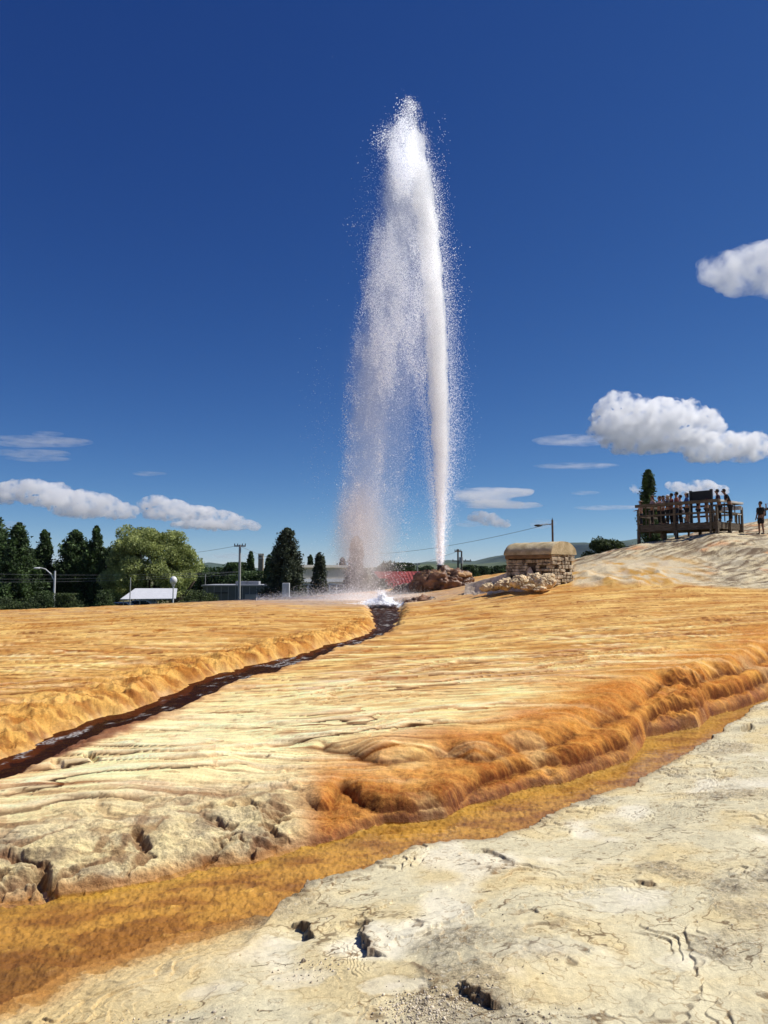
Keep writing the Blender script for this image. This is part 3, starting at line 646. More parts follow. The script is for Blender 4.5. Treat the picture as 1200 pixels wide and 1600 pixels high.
M['bark'] = mat('bark', (.07, .05, .035), .9, .3, 3, .8, 8)
M['leaf_dark'] = mat('conifer_needles', (.022, .044, .016), .7, .5, 1.4, col2=(.075, .125, .035), trans=.25)
M['leaf_mid'] = mat('evergreen_leaves', (.022, .042, .014), .7, .45, 1.2, col2=(.065, .10, .03), trans=.3)
M['leaf_juniper'] = mat('juniper_scale_leaves', (.032, .044, .028), .7, .4, 1.5, col2=(.09, .11, .06), trans=.25)
M['leaf_willow'] = mat('silver_green_leaves', (.17, .23, .055), .6, .35, .8, col2=(.42, .46, .17), trans=.4)
M['leaf_bush'] = mat('bush_leaves', (.035, .055, .018), .7, .4, 2, col2=(.08, .11, .035), trans=.3)

# ------------------------------------------------------------------ leaves and trees
def leafmesh(name, cen, size, m, parent, seed, flat=0.):
    g = np.random.default_rng(seed); n = len(cen)
    a = g.normal(size=(n, 3)); a[:, 2] *= (1-flat); a /= np.linalg.norm(a, axis=1)[:, None]
    b = np.cross(a, g.normal(size=(n, 3))); b /= np.linalg.norm(b, axis=1)[:, None]
    s = size*g.uniform(.55, 1.35, n)[:, None]
    V = np.stack([cen+a*s, cen-a*s*.7+b*s*.55, cen-a*s*.7-b*s*.55], 1).reshape(-1, 3)
    return npmesh(name, V, np.arange(3*n).reshape(-1, 3), m, parent, smooth=False)
def trunk(root, H, r, m=None, lean=0., branches=()):
    mb = MB(); mb.tube([(0, 0, -.3), (lean*.3, 0, H*.35), (lean, 0, H*.8)], [r, r*.75, r*.3])
    for b in branches: mb.tube(b[0], b[1])
    return mb.build('trunk', m or M['bark'], root, smooth=True)
def conifer(loc, H, Rw, label, seed, n=16000, m='leaf_dark', prof='cone', leaf=.16, group=None, name='conifer_tree', ragged=.3, low=.03):
    g = np.random.default_rng(seed); root = empty(name, loc, label, 'tree', group)
    trunk(root, H, max(.12, H*.018))
    nb = int(60+H*16); hb = low+(1-low)*g.uniform(0, 1, nb)**1.15; az = g.uniform(0, 2*np.pi, nb)
    if prof == 'cone': pr = (1-hb)**.8*(.85+.15*np.sin(hb*9))
    elif prof == 'juniper': pr = np.clip((1-hb)*1.25, 0, 1)**.62*(1-.25*np.exp(-hb*9))
    else: pr = np.clip((1-hb)*1.55, .0, 1)**.8*(.84+.16*np.cos(hb*5+seed))
    lobes = 1+.25*np.sin(az*3+seed)*(1-hb)
    L = Rw*pr*g.uniform(1-ragged, 1.08, nb)*lobes+.12
    w = (L+.25)*(1.0); k = g.choice(nb, n, p=w/w.sum())
    t = g.uniform(.02, 1, n)**.6
    rad = L[k]*t; wid = .10*Rw+.16*L[k]*(1-t*.5)
    z = hb[k]*H+(.16 if prof == 'cone' else -.10)*L[k]*(.0-t)*1.2+g.normal(0, .05*H**.5, n)*.7
    if prof != 'cone': z = hb[k]*H+.45*L[k]*t+g.normal(0, .12, n)*H**.3
    off = g.normal(0, 1, (n, 2))*wid[:, None]*.45
    c = np.stack([rad*np.cos(az[k])+off[:, 0], rad*np.sin(az[k])+off[:, 1], np.clip(z, .1, H*1.0)], 1)
    top = np.maximum(c[:, 2]/H-.97, 0); c[:, :2] *= (1-top*20)[:, None].clip(.1, 1)
    leafmesh('crown', c, leaf, M[m], root, seed+1)
    return root
def broadleaf(loc, H, Rw, Rh, label, seed, m='leaf_willow', nclump=70, per=420, leaf=.13, clump=.85, group=None, name='broadleaf_tree', trunks=None, ell=None, bare=1.5):
    g = np.random.default_rng(seed); root = empty(name, loc, label, 'tree', group)
    zc = H-Rh; cl = []
    while len(cl) < nclump:
        p = g.normal(size=3); p /= np.linalg.norm(p); p *= g.uniform(.45, 1)**.5
        q = np.array([p[0]*Rw, p[1]*Rw*.8, zc+p[2]*Rh])
        if q[2] > bare: cl.append(q)
    cl = np.array(cl); cs = g.uniform(.55, 1.3, len(cl))*clump
    br = []
    for q in cl[g.permutation(len(cl))[:16]]:
        mid = np.array([q[0]*.35, q[1]*.35, max(1.2, q[2]*.55)]); br.append(([(0, 0, H*.12), tuple(mid), tuple(q*.96)], [H*.018, H*.010, H*.003]))
    trunk(root, H*.55, H*.028, branches=br+(trunks or []))
    k = g.choice(len(cl), nclump*per, p=cs**2/np.sum(cs**2))
    d = g.normal(size=(len(k), 3)); d /= np.linalg.norm(d, axis=1)[:, None]; d *= (g.uniform(.25, 1, len(k))**.6)[:, None]*cs[k][:, None]; d[:, 2] *= .75
    c = cl[k]+d; c[:, 2] = np.clip(c[:, 2]-.12*np.hypot(d[:, 0], d[:, 1]), .2, H)
    leafmesh('crown', c, leaf, M[m], root, seed+1)
    return root
def tb(px, Y, top, base=-2.9):                # base point, height of a tree whose top shows at pixel row `top`
    t = at(px, top, Y); return (t.x, Y, base), t.z-base
def mpx(Y, n): return n*Y/F*1.0
def con(px, top, hw, Y, label, seed, **k):
    loc, H = tb(px, Y, top); return conifer(loc, H, mpx(Y, hw), label, seed, **k)
G1 = 'trees beyond the left edge of the terrace'
con(-6, 806, 46, 72, 'broad black-green spruce cut by the left edge of the photo', 11, n=30000, prof='full', group=G1)
con(30, 818, 42, 70, 'tall dark spruce second from the left, with stepped right outline', 12, n=28000, prof='full', group=G1)
con(70, 829, 25, 74, 'narrow pointed dark spruce behind the curved street lamp', 13, n=18000, prof='full', group=G1)
con(118, 829, 36, 74, 'wider of the twin dark spruces left of the pale green tree', 15, n=26000, prof='full', group=G1)
con(151, 823, 24, 72, 'narrow spire of the twin dark spruces, touching the pale green tree', 16, n=20000, prof='full', group=G1)
con(48, 858, 40, 84, 'wide dark spruce mass filling the gap behind the curved street lamp', 14, n=26000, prof='full', group=G1)
con(98, 884, 20, 80, 'low green tree in the gap right of the curved street lamp', 17, n=12000, m='leaf_mid', prof='full', group=G1)
loc, H = tb(236, 68, 821)
broadleaf(loc, H, mpx(68, 66), H*.43, 'large pale silver-green tree with bright feathery crown', 21, nclump=120, per=520, leaf=.12, clump=1.0, bare=2.6, name='willow_tree',
          trunks=[([(0, 0, 0), (1.4, -.2, 1.4), (3.2, -.3, 2.4), (4.2, -.3, 3.8)], [.22, .2, .15, .08]), ([(0, 0, 0), (-.5, 0, 2.2), (-1.6, 0, 4)], [.3, .24, .1])])
loc, H = tb(182, 71, 850)
broadleaf(loc, H, mpx(71, 22), H*.36, 'grey-green crown bulging left of the pale feathery tree', 22, nclump=34, per=420, leaf=.12, clump=.8, bare=2.2, m='leaf_mid', group=G1)
def bush(px, Y, top, hw, label, seed, m='leaf_bush', n=7000, base=-2.7, group='shrubs along the terrace edge'):
    t = at(px, top, Y); H = t.z-base; g = np.random.default_rng(seed)
    root = empty('shrub', (t.x, Y, base), label, 'shrub', group)
    mb = MB(); [mb.tube([(0, 0, 0), (g.normal(0, .4), g.normal(0, .3), H*.6)], [.05, .02]) for _ in range(5)]; mb.build('stem', M['bark'], root)
    cl = g.normal(size=(14, 3))*[mpx(Y, hw)*.42, mpx(Y, hw)*.3, H*.14]; cl[:, 2] += H*.6
    k = g.integers(0, 14, n); c = cl[k]+g.normal(size=(n, 3))*[mpx(Y, hw)*.2, .4, H*.13]; c[:, 2] = np.clip(c[:, 2], 0, H)
    leafmesh('foliage', c, .085, M[m], root, seed+1); return root
bush(30, 55, 934, 30, 'low olive shrub at the foot of the leftmost spruces', 31)
bush(104, 56, 928, 24, 'low green shrub right of the curved street lamp', 32)
bush(70, 58, 925, 16, 'small dark shrub just left of the curved street lamp', 33, m='leaf_mid')
bush(165, 62, 922, 14, 'low dark shrub between the twin spruces and the parked cars', 36, m='leaf_mid')
bush(303, 58, 922, 24, 'green shrub between globe lamp and long grey building', 34)
bush(328, 60, 928, 10, 'small shrub at the left corner of the long grey building', 35)
G2 = 'dark trees behind the long grey building'
for i, (px, top, hw, kind, lab) in enumerate([
    (318, 884, 20, 'b', 'round dark tree directly right of the pale feathery tree'),
    (346, 887, 18, 'b', 'second dark round tree behind the left end of the grey building'),
    (368, 880, 20, 'b', 'dark round tree behind the tall utility pole'),
    (392, 863, 12, 'c', 'pointed dark spruce rising just left of the stone tower'),
    (386, 893, 26, 'b', 'broad low dark tree in front of the stone tower'),
    (421, 868, 12, 'c', 'small pointed spruce just right of the stone tower'),
    (431, 858, 15, 'c', 'dark spruce leaning against the big juniper from the left')]):
    loc, H = tb(px, 95-i*2, top)
    if kind == 'b': broadleaf(loc, H, mpx(95, hw), H*.4, lab, 40+i, m='leaf_dark', nclump=30, per=360, leaf=.17, clump=1.3, bare=1, group=G2)
    else: conifer(loc, H, mpx(95, hw), lab, 40+i, n=9000, prof='full', leaf=.18, group=G2)
con(449, 826, 33, 62, 'large brown-green juniper with pointed top standing alone', 61, n=34000, m='leaf_juniper', prof='juniper', leaf=.11, name='juniper_tree', ragged=.2)
con(500, 864, 15, 66, 'slim juniper seen through the spray before the cream building', 62, n=14000, m='leaf_juniper', prof='juniper', leaf=.11, name='juniper_tree')
con(557, 839, 20, 64, 'tall juniper veiled by the falling spray', 63, n=20000, m='leaf_juniper', prof='juniper', leaf=.11, name='juniper_tree')
con(485, 868, 9, 120, 'small round tree above the roof of the cream building', 64, n=6000, m='leaf_mid', prof='full', leaf=.2)
con(535, 872, 12, 120, 'faint tree behind the cream building, veiled by spray', 65, n=6000, m='leaf_mid', prof='full', leaf=.2)
bush(592, 50, 905, 24, 'dark bush behind the bubbling spring, left of the red roof', 66, m='leaf_juniper', n=9000, base=-2.5, group=None)
G3 = 'distant trees along the horizon right of the spray'
for i, (px, top, hw) in enumerate([(612, 877, 14), (636, 880, 12), (662, 883, 12), (733, 884, 12), (752, 886, 14), (776, 885, 12), (795, 884, 10)]):
    loc, H = tb(px, 150+7*i, top)
    o = broadleaf(loc, H, mpx(160, hw), H*.42, ['distant tree just right of the falling spray', 'distant tree above the left half of the red roof', 'distant tree above the right half of the red roof', 'distant low tree right of the twin utility poles', 'distant low tree midway between utility poles and stone hut', 'distant low tree close left of the stone hut', 'distant low tree hidden half behind the stone hut'][i], 70+i, m='leaf_mid', nclump=22, per=220, leaf=.3, clump=1.6, bare=.5, group=G3)
loc, H = tb(945, 60, 838, -1.5)
broadleaf(loc, H, mpx(60, 26), H*.30, 'bright green bushy tree behind the slope right of the hut', 81, m='leaf_bush', nclump=46, per=380, leaf=.10, clump=.6, bare=1.5)
loc, H = tb(985, 62, 852, -1.5)
broadleaf(loc, H, mpx(60, 12), H*.3, 'smaller green tree at the right flank of the bright green tree', 83, m='leaf_mid', nclump=20, per=300, leaf=.10, clump=.5, bare=1.5)
p = at(1013, 735, 47); conifer((p.x, 47, 1.8), p.z-1.8, .95, 'narrow black-green conifer standing behind the left end of the platform', 82, n=26000, prof='full', leaf=.085, low=.0)

# ------------------------------------------------------------------ hills
def hills(name, label, pts, Y, depth, m):
    px = np.array([p[0] for p in pts], float); zz = np.array([at(p[0], p[1], Y).z for p in pts])
    xs = (px-600)/F*Y; X = np.linspace(xs[0], xs[-1], 260); D = np.linspace(-1, 1, 40)
    zr_ = np.interp(X, xs, zz)
    xx, dd = np.meshgrid(X, D, indexing='ij'); k = Y/3000.
    prof = np.clip(1-np.abs(dd)**1.5, 0, 1)
    nz = fbm((xx/(260*k)).ravel(), (dd*4).ravel(), 5, 500).reshape(xx.shape)
    Z = -30+(zr_[:, None]+30)*(prof*(1+.25*nz*(np.abs(dd)*2).clip(0, 1)))+6*k*nz
    V = np.stack([xx, Y+dd*depth, Z], -1).reshape(-1, 3); n = 40
    i, j = np.meshgrid(np.arange(259), np.arange(39), indexing='ij')
    o = npmesh(name, V, np.stack([i*n+j, (i+1)*n+j, (i+1)*n+j+1, i*n+j+1], -1).reshape(-1, 4), m)
    if o.data.polygons[5].normal.z < 0: o.data.flip_normals()
    return tag(o, label, None, kind='structure')
mh1 = mat('near_hill', (.050, .085, .030), .9, .35, .004, col2=(.11, .13, .055)); mh2 = mat('far_hill', (.030, .055, .035), .9, .35, .0015, col2=(.05, .075, .04))
hills('hill', 'green nearer hill on the right, behind the utility poles', [(430, 893), (520, 889), (600, 886), (650, 883), (700, 880), (745, 881), (800, 876), (860, 880), (920, 884), (1000, 890), (1100, 894)], 2600, 700, mh1)
hills('hill', 'far blue mountain ridge on the right horizon', [(560, 892), (620, 884), (660, 880), (700, 875), (740, 876), (765, 870), (790, 866), (815, 868), (850, 856), (888, 848), (915, 847), (934, 849), (950, 853), (970, 844), (992, 842), (1050, 836), (1120, 840), (1250, 850)], 5200, 900, mh2)
hills('hill', 'far blue hill low on the left horizon', [(180, 893), (240, 888), (300, 884), (328, 879), (345, 881), (380, 886), (440, 890), (520, 893)], 5400, 900, mh2)

# ------------------------------------------------------------------ rocks
def lump(cs, name, m, parent=None, sub=5, amp=.25, freq=1.6, seed=0, label=None, cat='rock', group=None, flat=None):
    Vs, Fs, off = [], [], 0
    for k, (c, rad) in enumerate(cs):
        bm = bmesh.new(); bmesh.ops.create_icosphere(bm, subdivisions=sub, radius=1); bm.verts.ensure_lookup_table()
        P = np.array([v.co for v in bm.verts]); Fc = np.array([[v.index for v in f.verts] for f in bm.faces]); bm.free()
        rad = np.array(rad, float); Q = P*rad; mr = rad.mean()
        d = fbm3((Q+np.array(c))*freq, 4, 600+seed+k)+.35*(1-2*np.abs(fbm3((Q+np.array(c))*freq*2.2, 3, 640+seed)))
        Q = Q+P*(d*amp*mr)[:, None]
        Vs.append(Q+np.array(c)); Fs.append(Fc+off); off += len(P)
    o = npmesh(name, np.vstack(Vs), np.vstack(Fs), m, parent)
    if label: tag(o, label, cat, group)
    return o
V3 = lambda px, py, Y: tuple(at(px, py, Y))
geyser = empty('geyser_mound', V3(690, 924, 40), 'lumpy brown mineral mound carrying the black vent pipe', 'geyser cone')
g0 = geyser.location
def rel(cs): return [((c[0]-g0.x, c[1]-g0.y, c[2]-g0.z), r) for c, r in cs]
lump(rel([(V3(690, 912, 40), (1.25, .9, .70)), (V3(715, 908, 40.2), (.75, .8, .55)), (V3(668, 912, 40.1), (.8, .8, .55)), (V3(700, 902, 40.3), (.95, .6, .18)), (V3(655, 918, 39.8), (.5, .5, .4)), (V3(728, 918, 39.8), (.45, .5, .35))]), 'mound', M['dark_rock'], geyser, 5, .42, 2.0, 1)
lump(rel([(V3(688, 896, 40.1), (1.05, .6, .13)), (V3(718, 899, 40), (.6, .55, .15)), (V3(666, 899, 40), (.4, .5, .12))]), 'cap_rock', M['orange_rock'], geyser, 5, .4, 3, 7)
mb = MB(); a = Vector(V3(687.5, 890, 40))-g0; b = Vector(V3(687.5, 883, 40))-g0
mb.cyl(a-Vector((0, 0, .3)), b, .16, .15, 20).cyl(b-Vector((0, 0, .05)), b, .185, .185, 20).cyl(a, a+Vector((0, 0, .05)), .19, .19, 20)
mb.build('vent_pipe', M['dark_metal'], geyser, .01)
lump([(V3(638, 925, 40.2), (.85, .5, .34)), (V3(615, 931, 40.2), (.55, .4, .2)), (V3(653, 917, 40.6), (.5, .5, .42))], 'rock', M['grey_rock'], None, 5, .4, 2.2, 3, 'grey-brown rubble bank sloping down left of the vent mound', 'rock')
lump([(V3(664, 938, 35.5), (.55, .5, .14)), (V3(646, 942, 35.2), (.42, .4, .12)), (V3(678, 942, 35.3), (.40, .4, .12)), (V3(658, 946, 34.9), (.45, .4, .07))], 'rock', M['dark_rock'], None, 4, .5, 4, 5, 'dark knobbly rim of rock beside the stream head', 'rock')
# low inclined slab and its rubble
A0, A1, B0, B1 = [np.array(v) for v in (at(727, 913, 35.2), at(829, 886, 31.0), at(722, 923, 33.6), at(850, 919, 29.6))]
u_ = np.linspace(0, 1, 120)[:, None, None]; v_ = np.linspace(0, 1, 50)[None, :, None]
Tp = A0+(A1-A0)*u_; Bt = B0+(B1-B0)*u_+np.array([0, -.15, -.55]); Bk = Tp+np.array([.05, .45, -.02]); Dn = Bk+np.array([0, .05, -1.0])
fr_ = np.clip((v_-.22)/.63, 0, 1); tp_ = np.clip(v_/.22, 0, 1); dn_ = np.clip((v_-.85)/.15, 0, 1)
G_ = np.where(v_ < .22, Dn*(1-tp_)+Bk*tp_, Bk*0)+0.0
G_ = np.where(v_ < .12, Dn+(Bk-Dn)*(v_/.12), np.where(v_ < .30, Bk+(Tp-Bk)*((v_-.12)/.18), Tp+(Bt-Tp)*((v_-.30)/.70)))
nz_ = fbm(((u_*3.3+v_*.3)*1.2).ravel(), ((v_*1.6+u_*0)*1.6).ravel(), 5, 850).reshape(120, 50); rg_ = ridged(((u_+v_*0)*7).ravel(), ((v_+u_*0)*3).ravel(), 3, 853).reshape(120, 50)
amp_ = (sm(.28, .45, v_)*np.ones_like(u_))[..., 0]
G_ = G_.copy(); G_[..., 1] -= amp_*(.34*nz_+.14*rg_)*(.4+.6*u_[..., 0]); G_[..., 2] += .05*nz_*(1-amp_)+amp_*.05*nz_
i, j = np.meshgrid(np.arange(119), np.arange(49), indexing='ij')
so_ = npmesh('rock_slab', G_.reshape(-1, 3), np.stack([i*50+j, (i+1)*50+j, (i+1)*50+j+1, i*50+j+1], -1).reshape(-1, 4), mat('pink_cream_slab', (.58, .44, .28), .85, .2, 2.4, .6, 9, col2=(.72, .58, .42)))
tag(so_, 'smooth pinkish-white slab rising from the vent mound towards the hut', 'rock')
for i, (px, py, rx, ry, rz_, Y, lab) in enumerate([
    (838, 903, .40, .4, .27, 30.6, 'large cream boulder under the dark side of the hut'),
    (812, 905, .36, .35, .28, 30.4, 'rounded cream boulder left of the largest boulder by the hut'),
    (853, 907, .30, .3, .30, 30.2, 'cream boulder touching the corner of the hut'),
    (790, 909, .40, .3, .22, 30.8, 'low yellow-cream boulder at the lower end of the slab'),
    (826, 913, .22, .2, .12, 29.9, 'small cream boulder lying in front of the two large ones'),
    (768, 913, .40, .25, .16, 31.6, 'flat cream rock at the foot of the pink slab'),
    (857, 897, .22, .2, .13, 30.4, 'small cream boulder on top against the hut wall'),
    (845, 916, .20, .2, .09, 29.8, 'smallest cream rock in front of the hut corner')]):
    lump([(V3(px, py+4, Y-(1.0 if px > 800 else .2)), (rx*.95, ry*.8, rz_*.72)), (V3(px-6, py+6, Y-(1.1 if px > 800 else .3)), (rx*.7, ry*.6, rz_*.5))], 'boulder', M['cream_rock'], None, 5, .8, 3.4, 20+i, lab, 'boulder', 'cream boulders beside the stone hut')

# ------------------------------------------------------------------ barrel-roofed stone hut
def hut():
    Y = 30.2; c = at(861.5, 912, Y); ez = at(861.5, 866, Y).z; bz = c.z-.35
    ang = -R(49); ax = Vector((math.cos(ang), math.sin(ang), 0)); back = Vector((math.sin(-ang), math.cos(ang), 0))
    L, Wd = 2.3, 1.58; Hh = ez-c.z
    root = empty('stone_hut', (c.x, c.y, c.z), 'small rough stone hut with a tan plastered barrel roof', 'hut', rz=ang)
    # local frame: x along the axis (0 at near corner, -L far), y back
    g = random.Random(5)
    mb = MB(); mb.box((-L/2, Wd/2, (Hh-.35)/2), (L-.12, Wd-.12, Hh+.35)); core = mb.build('wall_core', M['mortar'], root)
    def stones(face):
        mb = MB(); z = -.35
        ln = L if face == 'long' else Wd
        top_ = Hh-.17 if face == 'long' else Hh-.01
        while z < top_-.03:
            h = g.uniform(.09, .19); u = 0.0
            if z+h > top_: h = top_-z
            if h < .04: break
            while u < ln-.02:
                wd = min(g.uniform(.12, .42), ln-u)
                dpt = g.uniform(.07, .16)
                if g.random() > .06 and wd > .05:
                    cx = -(u+wd/2); cz = z+h/2
                    if face == 'long':
                        if not (.75 < u+wd/2 < 1.25 and .25 < cz < Hh-.3): mb.box((cx, .04-dpt*.25, cz), (wd*.93, dpt, h*.88), rz=g.uniform(-.08, .08), ry=g.uniform(-.06, .06))
                    elif face == 'gable': mb.box((-.04+dpt*.25, u+wd/2, cz), (dpt, wd*.93, h*.88), rz=g.uniform(-.08, .08), rx=g.uniform(-.06, .06))
                    else: mb.box((-L+.04-dpt*.25, u+wd/2, cz), (dpt, wd*.93, h*.88), rz=g.uniform(-.08, .08))
                u += wd
            z += h
        return mb
    for f in ('long', 'gable', 'rear'): stones(f).build('stone_wall', M['stone'], root, .018)
    mb = MB(); mb.box((-L/2, -.015, Hh-.085), (L+.02, .2, .155)); mb.build('timber_lintel', M['beam'], root, .01)
    # barrel vault
    n = 28; K = 20; rx = Wd/2+.10; rz_ = at(880, 845, Y).z-ez; V, Fc = [], []
    for k in range(K+1):
        x = -L-.09+(L+.18)*k/K
        for i in range(n+1):
            a = math.pi*i/n; w_ = 1+.012*math.sin(k*1.7+i)
            V.append((x, Wd/2-rx*math.cos(a)*w_, Hh+rz_*math.sin(a)*w_))
    for k in range(K):
        for i in range(n): a = k*(n+1)+i; Fc.append((a, a+1, a+n+2, a+n+1))
    me = bpy.data.meshes.new('roof'); e0 = list(range(n+1)); e1 = [K*(n+1)+i for i in range(n+1)]
    fl = [list(f) for f in Fc]+[e0[::-1], e1, [0, n+1-1+0, K*(n+1)+n, K*(n+1)]]
    me.from_pydata(V, [], fl); me.update(); me.materials.append(M['plaster']); bm = bmesh.new(); bm.from_mesh(me); bmesh.ops.recalc_face_normals(bm, faces=bm.faces); bm.to_mesh(me); bm.free()
    o = bpy.data.objects.new('roof', me); C.objects.link(o); o.parent = root
    for p_ in me.polygons: p_.use_smooth = len(p_.vertices) == 4 and abs(p_.normal.x) < .9
hut()

# ------------------------------------------------------------------ lamps, poles, wires
def street_lamp(px, top, armdx, Y, label, m, base=-2.9):
    t = at(px, top, Y); root = empty('street_lamp', (t.x, Y, base), label, 'street lamp'); H = t.z-base
    MB().cyl((0, 0, 0), (0, 0, H), .11, .07).build('pole', m, root)
    pts = [(0, 0, H-.9), (armdx*.25, 0, H-.25), (armdx*.6, 0, H+.15), (armdx, 0, H+.28)]
    MB().tube(pts, .045).build('arm', m, root)
    MB().ball((armdx*1.12, 0, H+.22), .16, 12, (1.9, 1, .5)).build('lamp_head', M['white_paint'], root, smooth=True)
    return root
street_lamp(86, 892, -1.35, 62, 'curved-arm street lamp on a pale pole before the leftmost spruces', M['pole_white'])
t = at(271, 912, 56); root = empty('globe_lamp', (t.x, 56, -2.9), 'white globe lamp on a slim pole right of the pale green tree', 'street lamp'); Hh = t.z+2.9
MB().cyl((0, 0, 0), (0, 0, Hh), .07, .05).build('pole', M['pole_white'], root)
MB().cyl((0, 0, Hh-.25), (0, 0, Hh), .06, .16).build('collar', M['pole_white'], root)
MB().ball((0, 0, Hh+.25), .27, 16, (1, 1, 1.15)).build('globe', M['globe'], root, smooth=True)
def post(name, px, top, Y, r, m, label, base=-2.9, cross=None, cat='utility pole', extra=None, lean=0):
    t = at(px, top, Y); root = empty(name, (t.x, Y, base), label, cat); H = t.z-base
    MB().cyl((0, 0, 0), (lean, 0, H), r, r*.75).build('pole', m, root)
    if cross:
        for (dz, w_, rz) in cross:
            mb = MB(); mb.box((lean, 0, H-dz), (w_, .1, .12), rz=rz); mb.build('crossarm', m, root)
            for q in (-.46, -.2, .2, .46): MB().cyl((lean+w_*q*math.cos(rz), w_*q*math.sin(rz), H-dz+.06), (lean+w_*q*math.cos(rz), w_*q*math.sin(rz), H-dz+.22), .05, .03, 8).build('insulator', M['dark_metal'], root)
    if extra: extra(root, H, lean)
    return root
post('utility_pole', 375, 851, 64, .13, M['pole_grey'], 'tall pale utility pole with short crossarm before the grey building', cross=[(.12, 1.0, 0)])
post('slim_pole', 204, 902, 60, .05, M['pole_grey'], 'slim grey pole in front of the pale green tree', cat='pole')
post('slim_pole', 321, 897, 80, .05, M['pole_grey'], 'slim grey pole behind the left end of the grey building', cat='pole')
def transf(root, H, lean): MB().cyl((.35, 0, H-1.6), (.35, 0, H-.9), .22, .22).build('transformer', M['pole_grey'], root)
post('utility_pole', 715.5, 858, 82, .12, M['pole_wood'], 'left of the twin wooden utility poles beside the geyser vent', cross=[(.25, .9, .6)], extra=transf)
post('utility_pole', 720, 861, 90, .12, M['pole_wood'], 'right of the twin utility poles, with two low crossarms', cross=[(1.2, 2.4, .2)], lean=.1)
post('utility_pole', 652, 880, 110, .09, M['pole_grey'], 'small pale pole above the red roof', cross=[(.2, .8, 0)])
def armlamp(root, H, lean):
    MB().tube([(0, 0, H-.35), (-.35, 0, H-.28), (-.75, 0, H-.32)], .025).build('arm', M['pole_grey'], root)
    MB().ball((-.92, 0, H-.38), .13, 12, (2.1, 1, .6)).build('lamp_head', M['dark_metal'], root, smooth=True)
    MB().cyl((0, 0, H), (0, 0, H+.12), .02).build('photocell', M['dark_metal'], root)
post('street_lamp', 863, 812, 48, .085, M['pole_wood'], 'wooden pole with a lamp arm rising behind the stone hut', base=-1.5, cat='street lamp', extra=armlamp)
def wire(a, b, sag, label, r=.012, name='overhead_wire', group='overhead power lines', m='wire'):
    a, b = Vector(a), Vector(b); pts = []
    for i in range(25):
        t = i/24; p_ = a.lerp(b, t); p_.z -= 4*sag*t*(1-t); pts.append(p_)
    o = MB().tube(pts, r).build(name, M[m], None); tag(o, label, 'wire', group)
wire(at(862, 818, 48), at(560, 866, 82), .5, 'overhead wire falling left from the lamp pole behind the hut', .014)
wire(at(716, 861, 82), at(560, 899, 88), .4, 'overhead wire falling left from the twin utility poles', .016)
wire(at(375, 852, 64), at(180, 866, 120), .6, 'thin wire leaving the crossarm of the tall pale pole leftward', .014)
for k, (y0, y1) in enumerate([(895, 893), (904, 897), (909, 903)]):
    wire(at(-60, y0, 66), at(375, y1-3*k, 64.3), .25, ['uppermost of the three wires crossing the left spruces', 'middle of the three wires crossing the left spruces', 'lowest of the three wires crossing the left spruces'][k], .008, m='pole_grey')
wire(at(375, 853, 64.1), at(455, 878, 100), .3, 'thin wire leaving the tall pale pole rightward to the juniper', .014)

# ------------------------------------------------------------------ buildings of the town
def bbox(px0, px1, top, Y, base=-2.9):
    a, b = at(px0, top, Y), at(px1, top, Y); return a.x, b.x, a.z, base
# open white canopy
x0, x1, z1, b0 = bbox(198, 281, 919, 62)
root = empty('canopy', ((x0+x1)/2, 62, -2.9), 'low white canvas canopy roof behind the pale green tree', 'canopy')
zt_, ze = at(240, 919, 64).z+2.9, at(240, 935, 62).z+2.9; hw_ = (x1-x0)/2
mb = MB(); mb.poly([(-hw_, -1.5, ze), (hw_+.1, -1.5, ze+.05), (hw_-.55, 1.2, zt_), (-hw_+.3, 1.2, zt_)], (0, .02, -.06)); mb.build('roof_sheet', M['canvas'], root)
for sx in (-.9, -.3, .3, .9): MB().cyl((hw_*sx, -1.3, 0), (hw_*sx, -1.3, ze-.02), .04).build('post', M['pole_grey'], root)
mb = MB(); mb.poly([(-hw_, -1.5, ze), (-hw_+.3, 1.2, zt_), (-hw_, 1.5, ze)], (.03, 0, 0)); mb.build('end_flap', M['canvas'], root)
def car(px, Y, label, m, L=4.3, base=-2.9, top=None):
    c = at(px, 940, Y); root = empty('parked_car', (c.x, Y, base), label, 'car', 'white cars parked near the canopy')
    bm = bmesh.new(); prof_ = [(-L/2, .35), (-L/2, .8), (-L*.42, .95), (-L*.27, 1.02), (-L*.13, 1.42), (L*.2, 1.45), (L*.36, 1.0), (L*.48, .85), (L/2, .5), (L*.48, .3), (-L*.48, .28)]
    mb = MB(); mb.poly([(x, -.85, z) for x, z in prof_], (0, 1.7, 0)); mb.build('body', m, root, .06)
    for wx in (-L*.31, L*.31):
        for wy in (-.8, .8): MB().cyl((wx, wy-.1, .32), (wx, wy+.1, .32), .32, .32, 18).build('wheel', M['dark_metal'], root)
    mb = MB(); mb.poly([(-L*.22, -.865, 1.03), (-L*.12, -.865, 1.36), (L*.18, -.865, 1.38), (L*.3, -.865, 1.03)], (0, -.01, 0)); mb.build('side_window', M['glass'], root); bm.free()
    return root
ct = at(197, 935, 66).z
car(190, 66, 'white car parked left of the tree trunk under the spruces', M['white_paint'], 3.9, ct-1.75)
car(221, 67, 'white car parked under the canvas canopy', M['white_paint'], 3.9, at(220, 937, 67).z-1.45)
